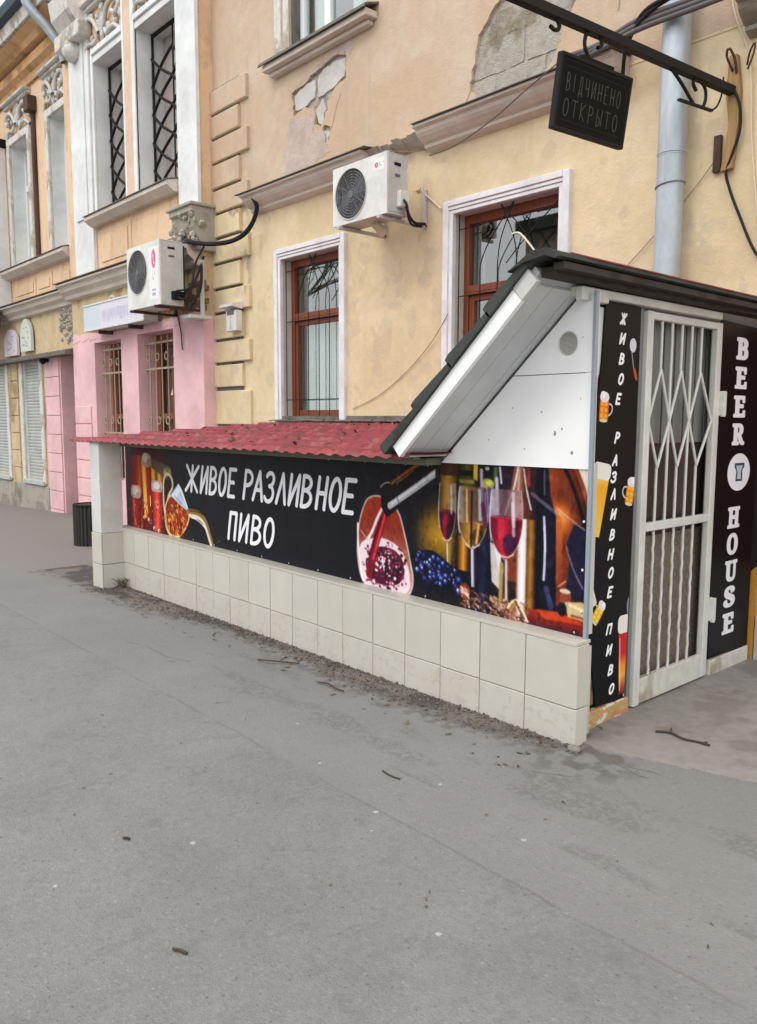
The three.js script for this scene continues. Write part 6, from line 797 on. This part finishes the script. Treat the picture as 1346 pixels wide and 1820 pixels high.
scatter('leaf_litter', '', '', 420, leaf, leafM, (r) => { const back = r() < 0.7, x = -7.4 + r() * 4.2, z = back ? 0.03 + Math.pow(r(), 2) * 0.3 : r() * 2.3, s = 0.012 + 0.022 * r(), k = 0.4 + r(); return [[x, roofY(z) + 0.022, z], [s, s, s], [(r() - 0.5) * 0.9, r() * 6.3, (r() - 0.5) * 0.9], [0.09 * k, 0.065 * k, 0.04 * k]]; }, 203, cellar);
function twig(label, pts, r) { const t = mesh('twig', pts.map ? [tube(pts[0], r, 14, 6), ...pts.slice(1).map((q) => tube(q, r * 0.7, 8, 5))] : [], M.twig); tag(t, label, 'twig', 'twigs on the pavement'); return t; }
twig('dark forked twig lying on the concrete before the gate', [[[-1.935, 0.018, 1.77], [-1.88, 0.016, 1.73], [-1.8, 0.017, 1.755], [-1.74, 0.015, 1.735], [-1.68, 0.017, 1.735]], [[-1.88, 0.016, 1.73], [-1.9, 0.02, 1.68]], [[-1.72, 0.016, 1.735], [-1.7, 0.02, 1.715]]], 0.0055);
twig('small dark stick alone on the asphalt near the lower left', [[[-2.01, 0.006, 4.3], [-1.99, 0.007, 4.288], [-1.965, 0.006, 4.28]]], 0.0045);
twig('short dark stick on the asphalt at the left below the seam', [[[-2.7, 0.005, 4.14], [-2.685, 0.007, 4.13], [-2.675, 0.005, 4.128]]], 0.005);
twig('stub of wood in the soil beneath the splashing wineglass', [[[-3.62, 0.012, 2.55], [-3.54, 0.018, 2.535], [-3.46, 0.014, 2.545], [-3.4, 0.012, 2.535]]], 0.005);
twig('bent stick in the soil beneath the banner lettering', [[[-4.22, 0.012, 2.57], [-4.12, 0.02, 2.53], [-4.05, 0.012, 2.46], [-3.98, 0.012, 2.42]]], 0.0045);
twig('thin twig on the asphalt below the wall centre', [[[-2.5, 0.005, 3.05], [-2.44, 0.007, 3.06], [-2.39, 0.005, 3.05]]], 0.0035);
{ const s = mesh('pebble', new THREE.IcosahedronGeometry(0.026, 2).scale(1.3, 0.7, 0.9).translate(-2.075, 0.015, 2.245), M.concrete); tag(s, 'pale pebble lying at the near corner of the tiled wall', 'stone'); }
{ const r = rng(210), g = []; for (let i = 0; i < 30; i++) { const a = r() * 6.3, L = 0.04 + 0.06 * r(), x = -6.93 + (r() - 0.5) * 0.08, z = 2.26 + (r() - 0.5) * 0.08; g.push(tube([[x, 0, z], [x + 0.3 * L * Math.cos(a), L * 0.7, z + 0.3 * L * Math.sin(a)], [x + 0.8 * L * Math.cos(a), L, z + 0.8 * L * Math.sin(a)]], 0.0022, 4, 4)); } const t = mesh('weed_tuft', g, mat([0.1, 0.11, 0.04], 0.9)); tag(t, 'small weed tuft at the foot of the corner pillar', 'weed'); }

// ------------------------------------------------------------------ across the street, mirrored in the window panes
{
  const o = thing('grey_apartment_block', 'grey block of flats on the far side of the street facing the yellow house', 'building', [-17.5, -0.2, 24]);
  mesh('wall', bx(-6, 9, 0, 10, 0, 9), mat([0.3, 0.27, 0.25], 0.9, { map: dirt2 }), o); mesh('roof', bx(-6.3, 9.3, 10, 10.5, -0.4, 9.3), M.darkSheet, o); for (let j = 0; j < 3; j++) for (let i = 0; i < 6; i++) mesh('window', bx(-5 + i * 2.3, -3.8 + i * 2.3, 1.2 + j * 3, 2.9 + j * 3, -0.03, 0.05), M.black, o);
}
function bareTree(label, pos, h, seed) {
  const t = thing('bare_tree', label, 'tree', pos, 'bare street trees across the street'), r = rng(seed), trunk = [], crown = [];
  const grow = (p, d, L, R, n) => { const q = p.clone().addScaledVector(d, L), m = p.clone().lerp(q, 0.5).add(new THREE.Vector3((r() - 0.5) * L * 0.15, 0, (r() - 0.5) * L * 0.15)); (n > 5 ? trunk : crown).push(tube([p.toArray(), m.toArray(), q.toArray()], R, 4, n > 3 ? 7 : 4)); if (!n) return; const k = n > 4 ? 3 : 2 + (r() < 0.5 ? 1 : 0); for (let i = 0; i < k; i++) { const e = d.clone().add(new THREE.Vector3((r() - 0.5) * 1.5, (r() - 0.25) * 0.7, (r() - 0.5) * 1.5)).normalize(); grow(q, e, L * (0.62 + 0.24 * r()), R * 0.62, n - 1); } };
  grow(new THREE.Vector3(), new THREE.Vector3(0.03, 1, 0.02), h * 0.3, h * 0.022, 6); mesh('trunk', trunk, M.bark, t); mesh('crown', crown, M.bark, t);
}
bareTree('bare tree across the street, opposite the right window', [-24.5, -0.1, 18], 13, 401); bareTree('bare tree across the street, opposite the left window', [-34.5, -0.1, 17.5], 13, 402); bareTree('bare tree across the street, farthest to the left', [-44, -0.1, 18], 12, 403);

renderer.render(scene, camera);
